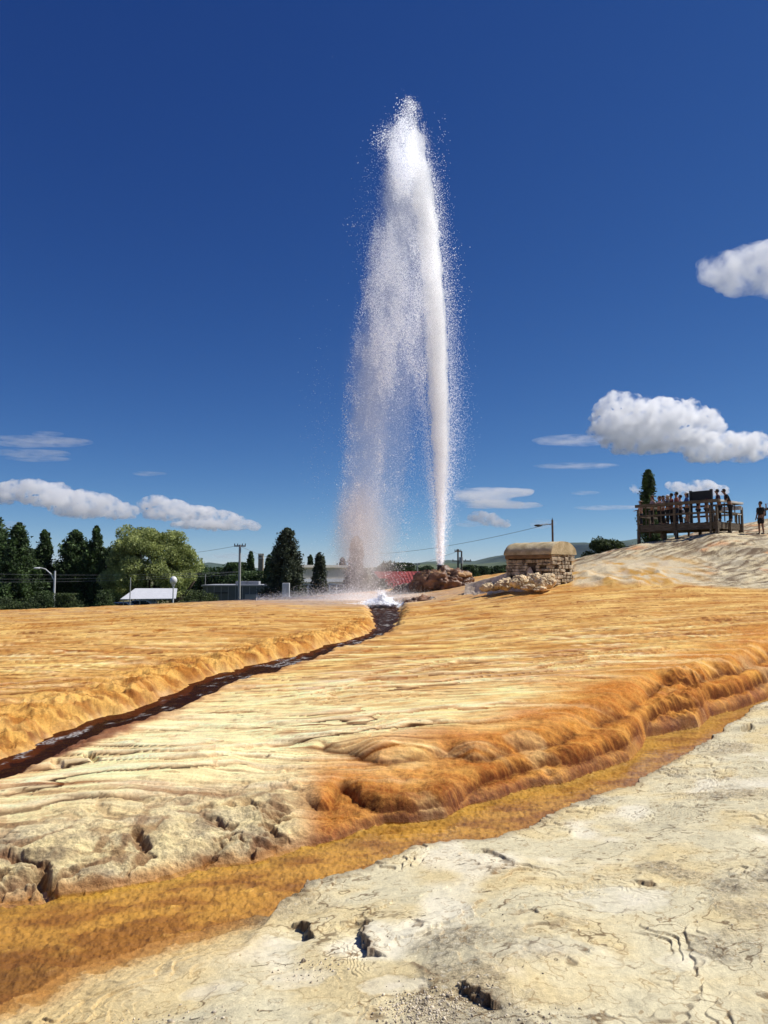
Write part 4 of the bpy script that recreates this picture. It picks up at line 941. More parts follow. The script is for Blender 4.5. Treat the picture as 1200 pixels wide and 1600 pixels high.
# long low grey building
x0, x1, z1, b0 = bbox(317, 419, 916, 74)
root = empty('grey_building', ((x0+x1)/2, 74, b0), 'long low slate-grey building with flat roof', 'building'); hw_ = (x1-x0)/2; Hh = z1-b0
MB().box((0, 3, Hh/2), (hw_*2, 6, Hh)).build('wall', M['grey_wall'], root)
MB().box((0, 3, Hh+.06), (hw_*2+.3, 6.3, .13)).build('roof', M['grey_trim'], root)
MB().box((-hw_*.45, -.02, Hh-.65), (hw_*.45, .06, .12)).build('louvre', M['dark_wall'], root)
MB().box((hw_*.55, -.06, Hh*.55), (hw_*.5, .14, Hh*.4)).build('awning', M['grey_trim'], root)
for k in range(-4, 5): MB().box((hw_*k/4.6, -.03, Hh/2), (.06, .05, Hh-.05)).build('pilaster', M['grey_trim'], root)
for k in range(2): MB().box((hw_*(.1+.35*k), 2, Hh+.3), (1.2, 1.2, .35)).build('roof_unit', M['grey_trim'], root)
x0, x1, z1, b0 = bbox(441, 452, 911, 58)
root = empty('utility_cabinet', ((x0+x1)/2, 58, b0), 'upright white box beside the foot of the large juniper', 'cabinet')
MB().box((0, .2, (z1-b0)/2), (x1-x0, .4, z1-b0)).build('housing', M['white_paint'], root, .02)
MB().box((.12, -.015, (z1-b0)*.6), (.03, .03, (z1-b0)*.7)).build('door_edge', M['grey_trim'], root)
# cream building with cornice
x0, x1, z1, b0 = bbox(466, 552, 886, 84)
root = empty('cream_building', ((x0+x1)/2, 84, b0), 'cream two-storey building with white cornice behind the spray', 'building', rz=R(30)); hw_ = (x1-x0)/2; Hh = z1-b0
MB().box((0, 5, Hh/2), (hw_*2, 10, Hh)).build('wall', M['cream_wall'], root)
MB().box((0, 4.9, Hh+.08), (hw_*2+.5, 10.5, .28)).build('cornice', M['cornice'], root)
MB().box((0, -.1, Hh-1.5), (hw_*2+.2, .3, .35)).build('band', M['white_paint'], root)
for k in range(7):
    xk = -hw_+hw_*2*(k+.5)/7
    f_ = MB().box((xk, -.03, Hh-2.7), (.95, .1, 1.5)).build('window', M['white_paint'], root)
    MB().box((xk, -.09, Hh-2.32), (.72, .04, .6)).box((xk, -.09, Hh-3.02), (.72, .04, .6)).build('pane', M['glass'], f_)
# stone tower
x0, x1, z1, b0 = bbox(403.5, 411, 868, 100)
root = empty('stone_tower', ((x0+x1)/2, 100, b0), 'square tan stone tower above the dark trees', 'tower')
w_ = x1-x0; MB().box((0, w_/2, (z1-b0)/2), (w_, w_, z1-b0)).build('shaft', M['brick'], root)
mb = MB()
for dx in (-.4, 0, .4):
    for dy in (.1, .9): MB().box((w_*dx, w_*dy, z1-b0+.12), (w_*.2, w_*.2, .3)).build('battlement', M['brick'], root)
mb.bm.free(); MB().box((0, w_/2, z1-b0-.35), (w_+.12, w_+.12, .12)).build('string_course', M['cornice'], root)
# red roof building with dark gable
Yr = 52; a = at(583, 893, Yr+2.5); b = at(698, 893, Yr+2.5); c = at(606, 922, Yr); d = at(698, 922, Yr)
root = empty('red_roofed_house', (c.x, Yr, -2.9), 'low house with a dull red metal roof behind the vent mound', 'house')
o_ = Vector((c.x, Yr, -2.9)); ra, rb_, rc_, rd = [Vector(v)-o_ for v in (a, b, c, d)]
mb = MB(); mb.poly([ra, rb_, rd, rc_], (0, .03, -.08)); rf = mb.build('roof', M['red_roof'], root)
mb = MB()
for k in range(22):
    t = k/21; p0, p1 = ra.lerp(rb_, t), rc_.lerp(rd, t); mb.bar(p0+Vector((0, -.02, .03)), p1+Vector((0, -.02, .03)), .03, .03)
mb.build('roof_seam', M['red_roof'], rf)
mb = MB(); back_ = Vector((0, 3.0, -1.4)); mb.poly([ra+Vector((0, .02, 0)), rb_+Vector((0, .02, 0)), rb_+back_, ra+back_], (0, 0, -.08)); mb.build('rear_roof', M['red_roof'], root)
mb = MB(); mb.box(((rc_.x+rd.x)/2+.3, 2.7, rc_.z/2-.1), (rd.x-rc_.x-.2, 4.2, rc_.z-.3)); mb.build('wall', M['dark_wall'], root)
mb = MB(); mb.bar(ra+Vector((-.12, -.05, -.02)), rc_+Vector((-.12, -.05, -.02)), .16, .26); mb.build('barge_board', M['dark_wall'], root)
# small glimpses of roofs far on the right
for px, Y, top, wpx, lab in [(731, 200, 888, 8, 'tiny pale roof beside the twin utility poles'), (765, 240, 891, 9, 'tiny white house among the distant trees left of the hut'), (690, 230, 889, 8, 'tiny pale house beyond the vent mound')]:
    t = at(px, top, Y); root = empty('distant_house', (t.x, Y, -3.5), lab, 'house', 'tiny distant houses'); h_ = t.z+3.5; w2 = mpx(Y, wpx)
    MB().box((0, 2, h_*.4), (w2, 4, h_*.8)).build('wall', M['cream_wall'], root); mb = MB(); mb.poly([(-w2*.55, -.2, h_*.8), (w2*.55, -.2, h_*.8), (w2*.55, 2, h_), (-w2*.55, 2, h_)], (0, 0, -.1)); mb.build('roof', M['white_paint'], root)

# ------------------------------------------------------------------ viewing platform
P1 = at(1122, 815, 36.0); P0 = at(999.5, 821.5, 39.2); P2d = Vector((P1.y-P0.y, 0, 0))
fdir = Vector((P0.x-P1.x, P0.y-P1.y, 0)); Lf = fdir.length; fdir.normalize(); sdir = Vector((-fdir.y, fdir.x, 0))
if sdir.y < 0: sdir = -sdir
# width so that the right rear corner shows at pixel 1158
tt = (1157.5-600)/F/1.0; kk = tt/1.0
Wp = (tt*(P1.y*1.0)-P1.x)/(sdir.x-tt*sdir.y); Wp = max(2.4, min(6, Wp))
DZ = (P0.z+P1.z)/2
ang = math.atan2(-fdir.y, -fdir.x)            # local x from left end to right end
plat = empty('viewing_platform', (P1.x, P1.y, DZ), 'raised weathered-wood viewing platform with railings', 'platform', rz=ang)
def pl(u, v, z=0.): return (-u, v, z)         # u from the near right corner to the left, v away from camera
RH = 1.03
mb = MB()
nb_ = int(Lf/.14)
for i in range(nb_): mb.box(pl((i+.5)*Lf/nb_, Wp/2, -.02), (Lf/nb_*.93, Wp-.02, .035))
mb.build('deck', M['wood'], plat)
for v in (-.03, Wp+.03): MB().box(pl(Lf/2, v, -.17), (Lf+.12, .05, .34)).build('fascia', M['wood'], plat, .006)
for u in (-.035, Lf+.035): MB().box(pl(u, Wp/2, -.17), (.05, Wp, .34)).build('fascia', M['wood'], plat, .006)
def topz(u, v):
    q = plat.matrix_basis @ Vector(pl(u, v)); return gz(q.x, q.y)-DZ
fp = [0., .32, Lf*.52, Lf]
for u in fp:
    MB().box(pl(u, -.10, (RH-.4)/2+(-.2)), (.11, .10, RH+.4)).build('post', M['wood'], plat, .008)
for v in (Wp*.45, Wp): MB().box(pl(-.10, v, (RH-.4)/2-.2), (.10, .11, RH+.4)).build('post', M['wood'], plat, .008)
for v in (Wp*.5, Wp): MB().box(pl(Lf+.10, v, (RH-.4)/2-.2), (.10, .11, RH+.4)).build('post', M['wood'], plat, .008)
for u in (Lf*.33, Lf*.66): MB().box(pl(u, Wp+.08, (RH-.4)/2-.2), (.10, .10, RH+.4)).build('post', M['wood'], plat, .008)
for u, v in [(0, -.1), (Lf*.5, -.1), (Lf, -.1), (-.0, Wp*.5), (0, Wp), (Lf*.5, Wp), (Lf, Wp), (Lf*.78, .9)]:
    b_ = topz(u, v)-.1; MB().box(pl(u, v, (b_-.36)/2), (.14, .14, -.36-b_+.06)).build('leg', M['wood'], plat, .008)
MB().box(pl(Lf/2, -.10, RH), (Lf+.3, .16, .15)).build('top_rail', M['wood'], plat, .01)
MB().box(pl(Lf/2, Wp+.08, RH), (Lf+.2, .14, .10)).build('top_rail', M['wood'], plat, .01)
MB().box(pl(-.10, Wp/2, RH+.002), (.16, Wp+.1, .10)).build('top_rail', M['pale_wood'], plat, .01)
MB().box(pl(Lf+.10, Wp/2, RH+.002), (.14, Wp+.1, .10)).build('top_rail', M['wood'], plat, .01)
MB().box(pl(Lf/2, -.06, RH*.47), (Lf, .05, .10)).build('middle_rail', M['wood'], plat, .006)
MB().box(pl(Lf/2, Wp+.04, RH*.47), (Lf, .05, .10)).build('middle_rail', M['wood'], plat, .006)
MB().box(pl(-.06, Wp/2, RH*.47), (.05, Wp, .10)).build('middle_rail', M['wood'], plat, .006)
MB().box(pl(Lf+.06, Wp/2, RH*.47), (.05, Wp, .10)).build('middle_rail', M['wood'], plat, .006)
for u in (Lf*.12, Lf*.33, Lf*.70, Lf*.80, Lf*.90): MB().box(pl(u, -.055, RH*.5-.02), (.045, .04, RH-.1)).build('baluster', M['wood'], plat)
for v in (Wp*.25, Wp*.72): MB().box(pl(-.055, v, RH*.5-.02), (.04, .045, RH-.1)).build('baluster', M['wood'], plat)
for i, (u, lab) in enumerate([(Lf*.80, 'white-topped bench at the left end of the platform'), (Lf*.12, 'white-topped bench at the right end of the platform')]):
    q = plat.matrix_basis @ Vector(pl(u, Wp-.35)); root = empty('bench', q, lab, 'bench', 'benches on the platform', rz=ang)
    MB().box((0, -.11, .45), (1.3, .2, .05)).box((0, .11, .45), (1.3, .2, .05)).build('seat', M['pale_wood'], root)
    MB().box((0, .24, .80), (1.3, .04, .2)).build('backrest', M['pale_wood'], root)
    for sx in (-.55, .55):
        for sy in (-.15, .15): MB().box((sx, sy, .21), (.07, .07, .42)).build('leg', M['wood'], root)
# dark information board
pb0, pb1 = at(1081, 768, 37.4), at(1117, 766, 36.9)
q = (pb0+pb1)/2; bw = (Vector(pb1)-Vector(pb0)).length
root = empty('information_board', (q.x, q.y+.3, DZ), 'large dark wooden board standing at the platform rail', 'board', rz=ang)
MB().box((0, 0, q.z-DZ-.28), (bw, .07, .62)).build('panel', M['dark_panel'], root, .01)
for sx in (-.5, .5): MB().box((bw*sx, 0, (q.z-DZ+.08)/2), (.12, .12, q.z-DZ+.08)).build('post', M['dark_panel'], root, .01)

# ------------------------------------------------------------------ people
_mc = {}
def cm(c, rough=.8):
    k = tuple(c)
    if k not in _mc: _mc[k] = mat('cloth_%d' % len(_mc), c, rough, .08, 6)
    return _mc[k]
SKIN = [(.36, .20, .13), (.26, .14, .09), (.42, .25, .17)]
def skin_mesh(name, joints, edges, m, parent, sub=1, smooth=True):
    me = bpy.data.meshes.new(name); me.from_pydata([j[0] for j in joints], edges, []); me.update(); me.materials.append(m)
    o = bpy.data.objects.new(name, me); C.objects.link(o); o.parent = parent
    md = o.modifiers.new('skin', 'SKIN'); md.use_smooth_shade = True
    lay = me.skin_vertices[0] if me.skin_vertices else None
    if lay is None:
        bm = bmesh.new(); bm.from_mesh(me); bm.verts.layers.skin.verify(); bm.to_mesh(me); bm.free(); lay = me.skin_vertices[0]
    for i, j in enumerate(joints):
        r = j[1]; lay.data[i].radius = r if isinstance(r, tuple) else (r, r); lay.data[i].use_root = (i == 0)
    sb = o.modifiers.new('sub', 'SUBSURF'); sb.levels = sb.render_levels = sub
    return o
def person(loc, rz, H, label, shirt, legs, hair=(.03, .02, .015), hat=None, skin=0, pose='rail', shorts=False, lean=.0, longhair=False, group='onlookers on the viewing platform', bag=None, stance=.12, name='person'):
    s = H/1.75*.95; root = empty(name, loc, label, 'person', group, rz=rz); root.scale = (s, s, s)
    sk = cm(SKIN[skin])
    # faces local -Y; x is the figure's side
    ln = lean
    def T(x, y, z):                           # lean the upper body forward about the hips
        if z > .92: k = (z-.92); return (x, y-math.sin(ln)*k, .92+math.cos(ln)*k)
        return (x, y, z)
    J = [(T(0, 0, .95), (.15, .11)), (T(0, 0, 1.12), (.13, .10)), (T(0, .0, 1.32), (.165, .115)), (T(0, .0, 1.43), (.12, .08)), (T(0, -.005, 1.50), (.055, .055)), (T(0, -.015, 1.56), (.062, .07)), (T(0, -.015, 1.645), (.078, .095)), (T(0, -.01, 1.715), (.060, .075))]
    E = [(i, i+1) for i in range(7)]
    arms = {}
    for sd in (-1, 1):
        sh = T(sd*.19, 0, 1.40); st = stance
        if pose == 'rail': el, wr, hd = T(sd*.25, -.10, 1.14), (sd*.20, -.36-math.sin(ln)*.25, 1.09), (sd*.17, -.45-math.sin(ln)*.25, 1.08)
        elif pose == 'camera' : el, wr, hd = T(sd*.25, -.20, 1.22), T(sd*.10, -.36, 1.46), T(sd*.06, -.40, 1.53)
        elif pose == 'point' and sd == 1: el, wr, hd = T(.40, -.15, 1.50), T(.58, -.28, 1.62), T(.65, -.32, 1.67)
        elif pose == 'cross': el, wr, hd = T(sd*.27, -.04, 1.15), T(sd*.02, -.20, 1.17), T(-sd*.08, -.19, 1.19)
        else: el, wr, hd = T(sd*.25, .01, 1.13), T(sd*.26, -.06, .90), T(sd*.255, -.09, .82)
        b = len(J); J += [(sh, .06), (el, .042), (wr, .028), (hd, (.036, .022))]; E += [(2, b), (b, b+1), (b+1, b+2), (b+2, b+3)]
        arms[sd] = (sh, el, wr)
        d = Vector(hd)-Vector(wr); d.normalize(); side = Vector((0, 0, 1)).cross(d); side = side.normalized() if side.length > .01 else Vector((1, 0, 0))
        for f in range(5):                    # five fingers, the thumb from the side of the palm
            hp = Vector(hd)+side*(.012*(f-1.5)) if f < 4 else Vector(wr).lerp(Vector(hd), .5)+side*(.03*sd)
            ln_ = [.045, .052, .048, .036, .035][f]; c0 = len(J)
            tip = hp+d*ln_*.8+Vector((0, 0, -.012 if f < 4 else .0))+(side*.02*sd if f == 4 else Vector())
            J += [(tuple(hp), .010), (tuple(tip), .008)]; E += [(b+3, c0), (c0, c0+1)]
    for sd in (-1, 1):
        b = len(J); J += [((sd*.09, 0, .86), (.095, .10)), ((sd*(.06+st*.5), -.015, .49), .058), ((sd*(.05+st*.8), .02, .10), .042), ((sd*(.05+st*.9), -.10, .035), (.045, .03)), ((sd*(.05+st*.95), -.17, .03), (.035, .022))]
        E += [(0, b), (b, b+1), (b+1, b+2), (b+2, b+3), (b+3, b+4)]
        arms[('leg', sd)] = [J[b+i][0] for i in range(3)]
    body = skin_mesh('body', J, E, sk, root)
    # clothing
    JJ = [(T(0, 0, .93), (.165, .125)), (T(0, 0, 1.12), (.148, .118)), (T(0, 0, 1.32), (.182, .13)), (T(0, 0, 1.42), (.13, .09))]; EE = [(0, 1), (1, 2), (2, 3)]
    for sd in (-1, 1):
        sh, el, wr = arms[sd]; b = len(JJ); JJ += [(sh, .075), (tuple(Vector(sh).lerp(Vector(el), .85)), .058)]; EE += [(2, b), (b, b+1)]
    skin_mesh('shirt', JJ, EE, cm(shirt), root)
    JJ = [((0, 0, .97), (.16, .12))]; EE = []
    for sd in (-1, 1):
        h_, k_, a_ = arms[('leg', sd)]; b = len(JJ)
        if shorts: JJ += [((h_[0], h_[1], .84), (.112, .115)), (tuple(Vector(h_).lerp(Vector(k_), .85)), .088)]; EE += [(0, b), (b, b+1)]
        else: JJ += [((h_[0], h_[1], .84), (.108, .112)), (k_, .072), ((a_[0], a_[1], .13), .056)]; EE += [(0, b), (b, b+1), (b+1, b+2)]
    skin_mesh('shorts' if shorts else 'trousers', JJ, EE, cm(legs), root)
    for sd in (-1, 1):
        a_ = arms[('leg', sd)][2]; MB().ball((a_[0]*1.05, -.06, .045), .075, 10, (.62, 1.75, .6)).build('shoe', cm((.03, .03, .03)), root, smooth=True)
    hc = Vector(T(0, .005, 1.675))
    mb = MB(); mb.ball(hc+Vector((0, .018, .012)), .104, 14, (.86, 1.0, .98))
    if longhair: mb.ball(hc+Vector((0, .07, -.12)), .085, 12, (1.0, .6, 1.6))
    bmesh.ops.delete(mb.bm, geom=[v for v in mb.bm.verts if v.co.y < hc.y-.055 and v.co.z < hc.z+.045], context='VERTS')
    mb.build('hair', cm(hair), root, smooth=True)
    fc = MB(); fy = hc.y-.105; fc.ball((hc.x, fy, hc.z-.035), .016, 8, (.8, 1.2, 1.5)); fc.ball((-.03, fy+.018, hc.z), .011, 8).ball((.03, fy+.018, hc.z), .011, 8); fc.ball((0, fy+.02, hc.z-.075), .012, 8, (1.9, .5, .5))
    fc.build('face', cm(tuple(c*.7 for c in SKIN[skin])), root, smooth=True)
    if hat:
        mb = MB(); mb.ball(hc+Vector((0, .01, .055)), .108, 14, (.92, 1.02, .62)); mb.cyl(hc+Vector((0, -.10, .045)), hc+Vector((0, -.10, .055)), .085, .085, 16)
        if hat[1] == 'brim': mb.cyl(hc+Vector((0, 0, .04)), hc+Vector((0, 0, .05)), .19, .18, 20)
        mb.build('hat', cm(hat[0]), root, smooth=True)
    if bag: MB().box((0, .17, 1.2), (.3, .16, .42)).build('backpack', cm(bag), root, .04)
    return root
def onplat(px, depth, u=None):                # a spot on the deck under pixel column px, `depth` behind the front rail
    o0 = plat.matrix_basis @ Vector(pl(0, depth)); o1 = plat.matrix_basis @ Vector(pl(Lf, depth)); k = (px-600)/F
    # solve x = k*y*cp-ish along the deck line
    def g_(p_): return p_.x-k*(p_.y*cp+(DZ+1.0-CZ)*sp)
    a, b = g_(o0), g_(o1); t = a/(a-b); return o0.lerp(o1, t)
def toward(p_, tx, ty): return math.atan2(ty-p_.y, tx-p_.x)+math.pi/2
GX = at(687, 884, 40)
black, navy, white, red, blue, grey_ = (.012, .012, .014), (.015, .02, .04), (.75, .75, .74), (.30, .05, .04), (.03, .07, .25), (.10, .09, .09)
PPL = [
 (1001, .45, 1.42, dict(shirt=(.62, .42, .40), legs=navy, skin=0, hat=((.3, .2, .13), 'brim'), pose='rail'), 'child in pale pink top at the far left end of the platform'),
 (1019, .4, 1.66, dict(shirt=(.45, .30, .27), legs=black, skin=0, hair=(.12, .06, .03), pose='cross', longhair=True), 'person in dusty pink top with hands raised, second from the left on the platform'),
 (1030, .55, 1.62, dict(shirt=(.42, .22, .20), legs=black, skin=2, hair=(.14, .07, .03), pose='camera', longhair=True), 'person in rose top holding a camera up, before a white shirt'),
 (1036, 1.2, 1.70, dict(shirt=white, legs=black, skin=0, hair=(.04, .03, .02), pose='point'), 'person in bright white shirt with an arm lifted'),
 (1043, .4, 1.62, dict(shirt=grey_, legs=black, skin=0, hat=(white, 'cap'), hair=(.5, .38, .2), pose='rail', longhair=True), 'person in white cap and dark grey top leaning on the rail'),
 (1049, 1.1, 1.78, dict(shirt=(.2, .05, .04), legs=black, skin=1, hair=(.015, .012, .01), pose='camera'), 'tall dark-haired person in maroon behind the white cap'),
 (1057, .5, 1.76, dict(shirt=(.34, .10, .06), legs=navy, skin=1, hair=(.02, .015, .01), pose='cross'), 'person in russet shirt with folded arms at mid platform'),
 (1063, 1.2, 1.66, dict(shirt=(.7, .68, .70), legs=black, skin=0, pose='cross'), 'person in pale shirt half hidden behind the russet shirt'),
 (1073, .45, 1.68, dict(shirt=blue, legs=black, skin=0, hat=(white, 'cap'), hair=(.03, .02, .02), pose='rail', longhair=True, shorts=True), 'person in royal blue shirt and white cap left of the dark board'),
 (1091, .9, 1.60, dict(shirt=black, legs=navy, skin=0, shorts=True, pose='down'), 'person hidden by the dark board, left pair of bare legs'),
 (1104, .9, 1.62, dict(shirt=(.10, .04, .04), legs=black, skin=2, shorts=True, pose='down'), 'person hidden by the dark board, right pair of bare legs'),
 (1124, .4, 1.70, dict(shirt=(.05, .02, .03), legs=black, skin=1, pose='rail', lean=.15), 'person in dark red-black top just right of the dark board'),
 (1141, .8, 1.78, dict(shirt=black, legs=black, skin=1, pose='rail', lean=.42), 'tall person in black bending over the right-hand rail')]
for px, dep, H, kw, lab in PPL:
    p_ = onplat(px, dep); p_.z = DZ+.0; rz = toward(p_, GX.x, GX.y)
    person(p_, rz, H, lab, kw.pop('shirt'), kw.pop('legs'), **kw)
for px, Y, H, kw, lab in [(1190, 36.5, 1.72, dict(shorts=True, pose='down', bag=(.01, .01, .012), skin=1), 'person in black with backpack standing on the hill right of the platform'),
                          (1210, 37.2, 1.80, dict(shorts=True, pose='camera', skin=1, hat=(black, 'brim')), 'person in black and a hat cut by the right edge of the photo')]:
    q = at(px, 842, Y); p_ = Vector((q.x, q.y, gz(q.x, q.y)+.0))
    person(p_, toward(p_, GX.x, GX.y)+.5, H, lab, black, black, group='people standing on the hill', **kw)
#@@WATER
# ------------------------------------------------------------------ the geyser's water
def drops_mat(k_=.76):
    m = bpy.data.materials.new('white_water'); m.use_nodes = True; n = m.node_tree.nodes; l = m.node_tree.links; n.clear()
    out = n.new('ShaderNodeOutputMaterial'); d = n.new('ShaderNodeBsdfDiffuse'); t = n.new('ShaderNodeBsdfTranslucent'); g = n.new('ShaderNodeBsdfGlossy'); g.inputs['Roughness'].default_value = .25
    tc = n.new('ShaderNodeTexCoord'); nz = n.new('ShaderNodeTexNoise'); nz.inputs['Scale'].default_value = 1.5; l.new(tc.outputs['Object'], nz.inputs['Vector'])
    cr = n.new('ShaderNodeValToRGB'); cr.color_ramp.elements[0].color = (k_*.95, k_*.96, k_*.97, 1); cr.color_ramp.elements[1].color = (k_*1.03, k_*1.03, k_*1.03, 1); l.new(nz.outputs['Fac'], cr.inputs[0])
    l.new(cr.outputs[0], d.inputs[0]); l.new(cr.outputs[0], t.inputs[0])
    a = n.new('ShaderNodeAddShader'); l.new(d.outputs[0], a.inputs[0]); l.new(t.outputs[0], a.inputs[1])
    tp = n.new('ShaderNodeBsdfTransparent'); c = n.new('ShaderNodeMixShader'); c.inputs[0].default_value = .30; l.new(a.outputs[0], c.inputs[1]); l.new(tp.outputs[0], c.inputs[2]); l.new(c.outputs[0], out.inputs[0]); return m
MW = drops_mat(.76); MJ = drops_mat(.575)
def drops(name, P, rad, label, kind='stuff', parent=None, stretch=1.35, m=None):
    n = len(P); g = np.random.default_rng(n)
    a = g.normal(size=(n, 3)); a /= np.linalg.norm(a, axis=1)[:, None]
    b = np.cross(a, g.normal(size=(n, 3))); b /= np.linalg.norm(b, axis=1)[:, None]
    ra = (rad*g.uniform(.9, stretch*1.1, n))[:, None]; rb = (rad*g.uniform(.8, 1.2, n))[:, None]
    V = np.stack([P+a*ra, P+b*rb, P-a*ra, P-b*rb], 1)
    Fc = np.arange(4*n).reshape(-1, 4)
    o = npmesh(name, V.reshape(-1, 3), Fc, m or MW, parent, smooth=False)
    return tag(o, label, None, kind=kind) if kind else o
def pix2w(px, py, Y):
    px = np.asarray(px, float); py = np.asarray(py, float); v = -(py-800)/F
    yy = cp-v*sp; zz = sp+v*cp; k = Y/yy
    return np.stack([(px-600)/F*k, Y*np.ones_like(px), CZ+zz*k], 1)
g = np.random.default_rng(99)
yk = [100, 160, 200, 240, 300, 400, 500, 600, 700, 800, 860, 890]
jL = [640, 636, 631, 628, 636, 646, 655, 661, 669, 679, 682.5, 684]
jR = [650, 655, 661, 669, 682, 694, 702, 706, 706, 698, 693.5, 691.5]
vk = [150, 185, 210, 250, 300, 330, 400, 460, 520, 600, 700, 800, 880, 940]
vL = [632, 622, 600, 599, 600, 580, 568, 556, 545, 534, 526, 518, 508, 492]
vR = [655, 660, 664, 672, 684, 686, 690, 684, 678, 664, 652, 644, 636, 628]
P = []; Rr = []
# rising jet
n = 75000; py = 158+(888-158)*g.uniform(0, 1, n)**.92
a_, b_ = np.interp(py, yk, jL), np.interp(py, yk, jR); c_, h_ = (a_+b_)/2, (b_-a_)/2
pul = 1+.10*np.sin(py/23)+.07*np.sin(py/9.1+1)
off = g.normal(0, .50, n); off = np.where(np.abs(off) > 1.5, off*.4, off); 
dens = sm(156, 330, py)*.85+.10; keep = g.uniform(0, 1, n) < dens
pxx = c_+off*h_*pul; dep = g.normal(0, .42, n)*h_*.0346
P.append(pix2w(pxx[keep], py[keep], 40+dep[keep])); Rr.append(g.uniform(.011, .026, keep.sum()))
drops('geyser_water', np.vstack(P), np.concatenate(Rr), 'rising white jet of geyser water shooting up from the vent pipe', m=MJ); P, Rr = [], []
# fine halo around the jet, blown outwards
n = 14000; py = 190+690*g.uniform(0, 1, n)**.8; b_ = np.interp(py, yk, jR); w_ = np.interp(py, [150, 300, 500, 700, 800, 890], [4, 9, 11, 13, 9, 1.5])
pxx = b_-3+np.abs(g.normal(0, 1, n))*w_; P.append(pix2w(pxx, py, 40+g.normal(0, .4, n))); Rr.append(g.uniform(.009, .018, n))
n = 9000; py = 420+460*g.uniform(0, 1, n)**.8; a_ = np.interp(py, yk, jL); w_ = np.interp(py, [400, 600, 800, 890], [6, 10, 7, 1.5])
pxx = a_+2-np.abs(g.normal(0, 1, n))*w_; P.append(pix2w(pxx, py, 40+g.normal(0, .4, n))); Rr.append(g.uniform(.008, .016, n))
# falling veil
n = 330000; py = 150+795*g.uniform(0, 1, n); u = g.uniform(0, 1, n); a_, b_ = np.interp(py, vk, vL), np.interp(py, vk, vR); pxx = a_+(b_-a_)*u
nn = fbm(pxx*.020, py*.008, 4, 700); n2 = fbm(pxx*.06, py*.03, 3, 705); n3 = fbm(pxx*.012+3, py*.0035, 3, 709)
prof = np.interp(u, [0, .08, .3, .55, .8, 1], [.12, .5, 1.05, 1.0, .85, .6])
lowprof = np.interp(u, [0, .1, .35, .6, .72, 1], [.12, .4, 1, .85, .30, .10])
t = sm(520, 700, py); pr = prof*(1-t)+lowprof*t
top = sm(156, 300, py)*.95+.10
hgt = np.interp(py, [150, 250, 400, 500, 650, 800, 940], [.9, 1, .85, .78, .60, .45, .40])
d = pr*hgt*top*np.clip(.60+2.1*nn+1.3*n2+1.3*n3, .08, 1.8)
tail = np.clip((u-.0)*9, .12, 1)
keep = g.uniform(0, 1, n) < d*tail*.8
P.append(pix2w(pxx[keep], py[keep], 40+g.normal(0, 1.0, keep.sum())*np.interp(py[keep], [150, 900], [.35, 1.2])))
rr_ = g.uniform(.009, .021, keep.sum()); rr_ *= np.where(g.uniform(0, 1, keep.sum()) < .10, 1.8, 1); Rr.append(rr_)
# thick bright clots inside the veil
for px0, py0, sx, sy, n in [(612, 205, 9, 9, 900), (598, 225, 7, 12, 350), (618, 250, 12, 22, 1700), (634, 195, 7, 16, 700), (615, 300, 15, 40, 2600), (640, 260, 12, 34, 1500), (601, 395, 16, 34, 3600), (622, 480, 12, 24, 2300), (598, 430, 13, 30, 1800), (586, 560, 12, 30, 2000), (601, 520, 10, 22, 1600), (579, 625, 14, 32, 1800), (592, 690, 8, 24, 1200), (577, 770, 14, 30, 2200), (588, 760, 7, 20, 1000), (571, 850, 18, 40, 2600)]:
    px_ = g.normal(px0, sx, n); py_ = g.normal(py0, sy, n); P.append(pix2w(px_, py_, 40+g.normal(0, .5, n))); Rr.append(g.uniform(.009, .019, n))
# thrown clots and strays
for px0, py0, sx, sy, n, r0, r1 in [(597, 215, 7, 8, 130, .018, .05), (590, 228, 9, 8, 60, .015, .03), (626, 182, 5, 10, 140, .018, .045), (641, 164, 3, 4, 60, .016, .035), (647, 172, 4, 6, 90, .016, .035), (552, 350, 9, 9, 22, .015, .035), (565, 380, 10, 30, 120, .012, .025), (708, 400, 9, 22, 60, .015, .035), (720, 455, 10, 30, 60, .012, .03), (690, 250, 7, 40, 120, .012, .025), (578, 300, 12, 40, 160, .01, .022), (520, 92, 2, 2, 1, .02, .03), (630, 160, 6, 4, 30, .02, .035), (718, 640, 12, 60, 900, .009, .017), (500, 700, 16, 90, 500, .009, .016)]:
    px_ = g.normal(px0, sx, n); py_ = g.normal(py0, sy, n); P.append(pix2w(px_, py_, 40+g.normal(0, .4, n))); Rr.append(g.uniform(r0, r1, n))
# spray splashing over the ground
n = 26000; px_ = np.concatenate([g.normal(560, 38, n//2), g.uniform(400, 690, n-n//2)]); py_ = 938-np.abs(g.normal(0, 1, n))*np.interp(px_, [400, 500, 600, 690], [3, 12, 12, 4])
P.append(pix2w(px_, py_, 38+g.normal(0, 1.0, n))); Rr.append(g.uniform(.006, .013, n))
for px0, py0, sx, sy, n in [(650, 470, 14, 50, 5200), (640, 560, 18, 60, 5200), (630, 680, 20, 70, 3800), (620, 800, 20, 60, 2400)]:
    P.append(pix2w(g.normal(px0, sx, n), g.normal(py0, sy, n), 40+g.normal(0, .7, n))); Rr.append(g.uniform(.008, .017, n))
P = np.vstack(P); Rr = np.concatenate(Rr)
drops('falling_drops', P, Rr, 'veil of white drops falling left of the geyser jet, with its side spray')
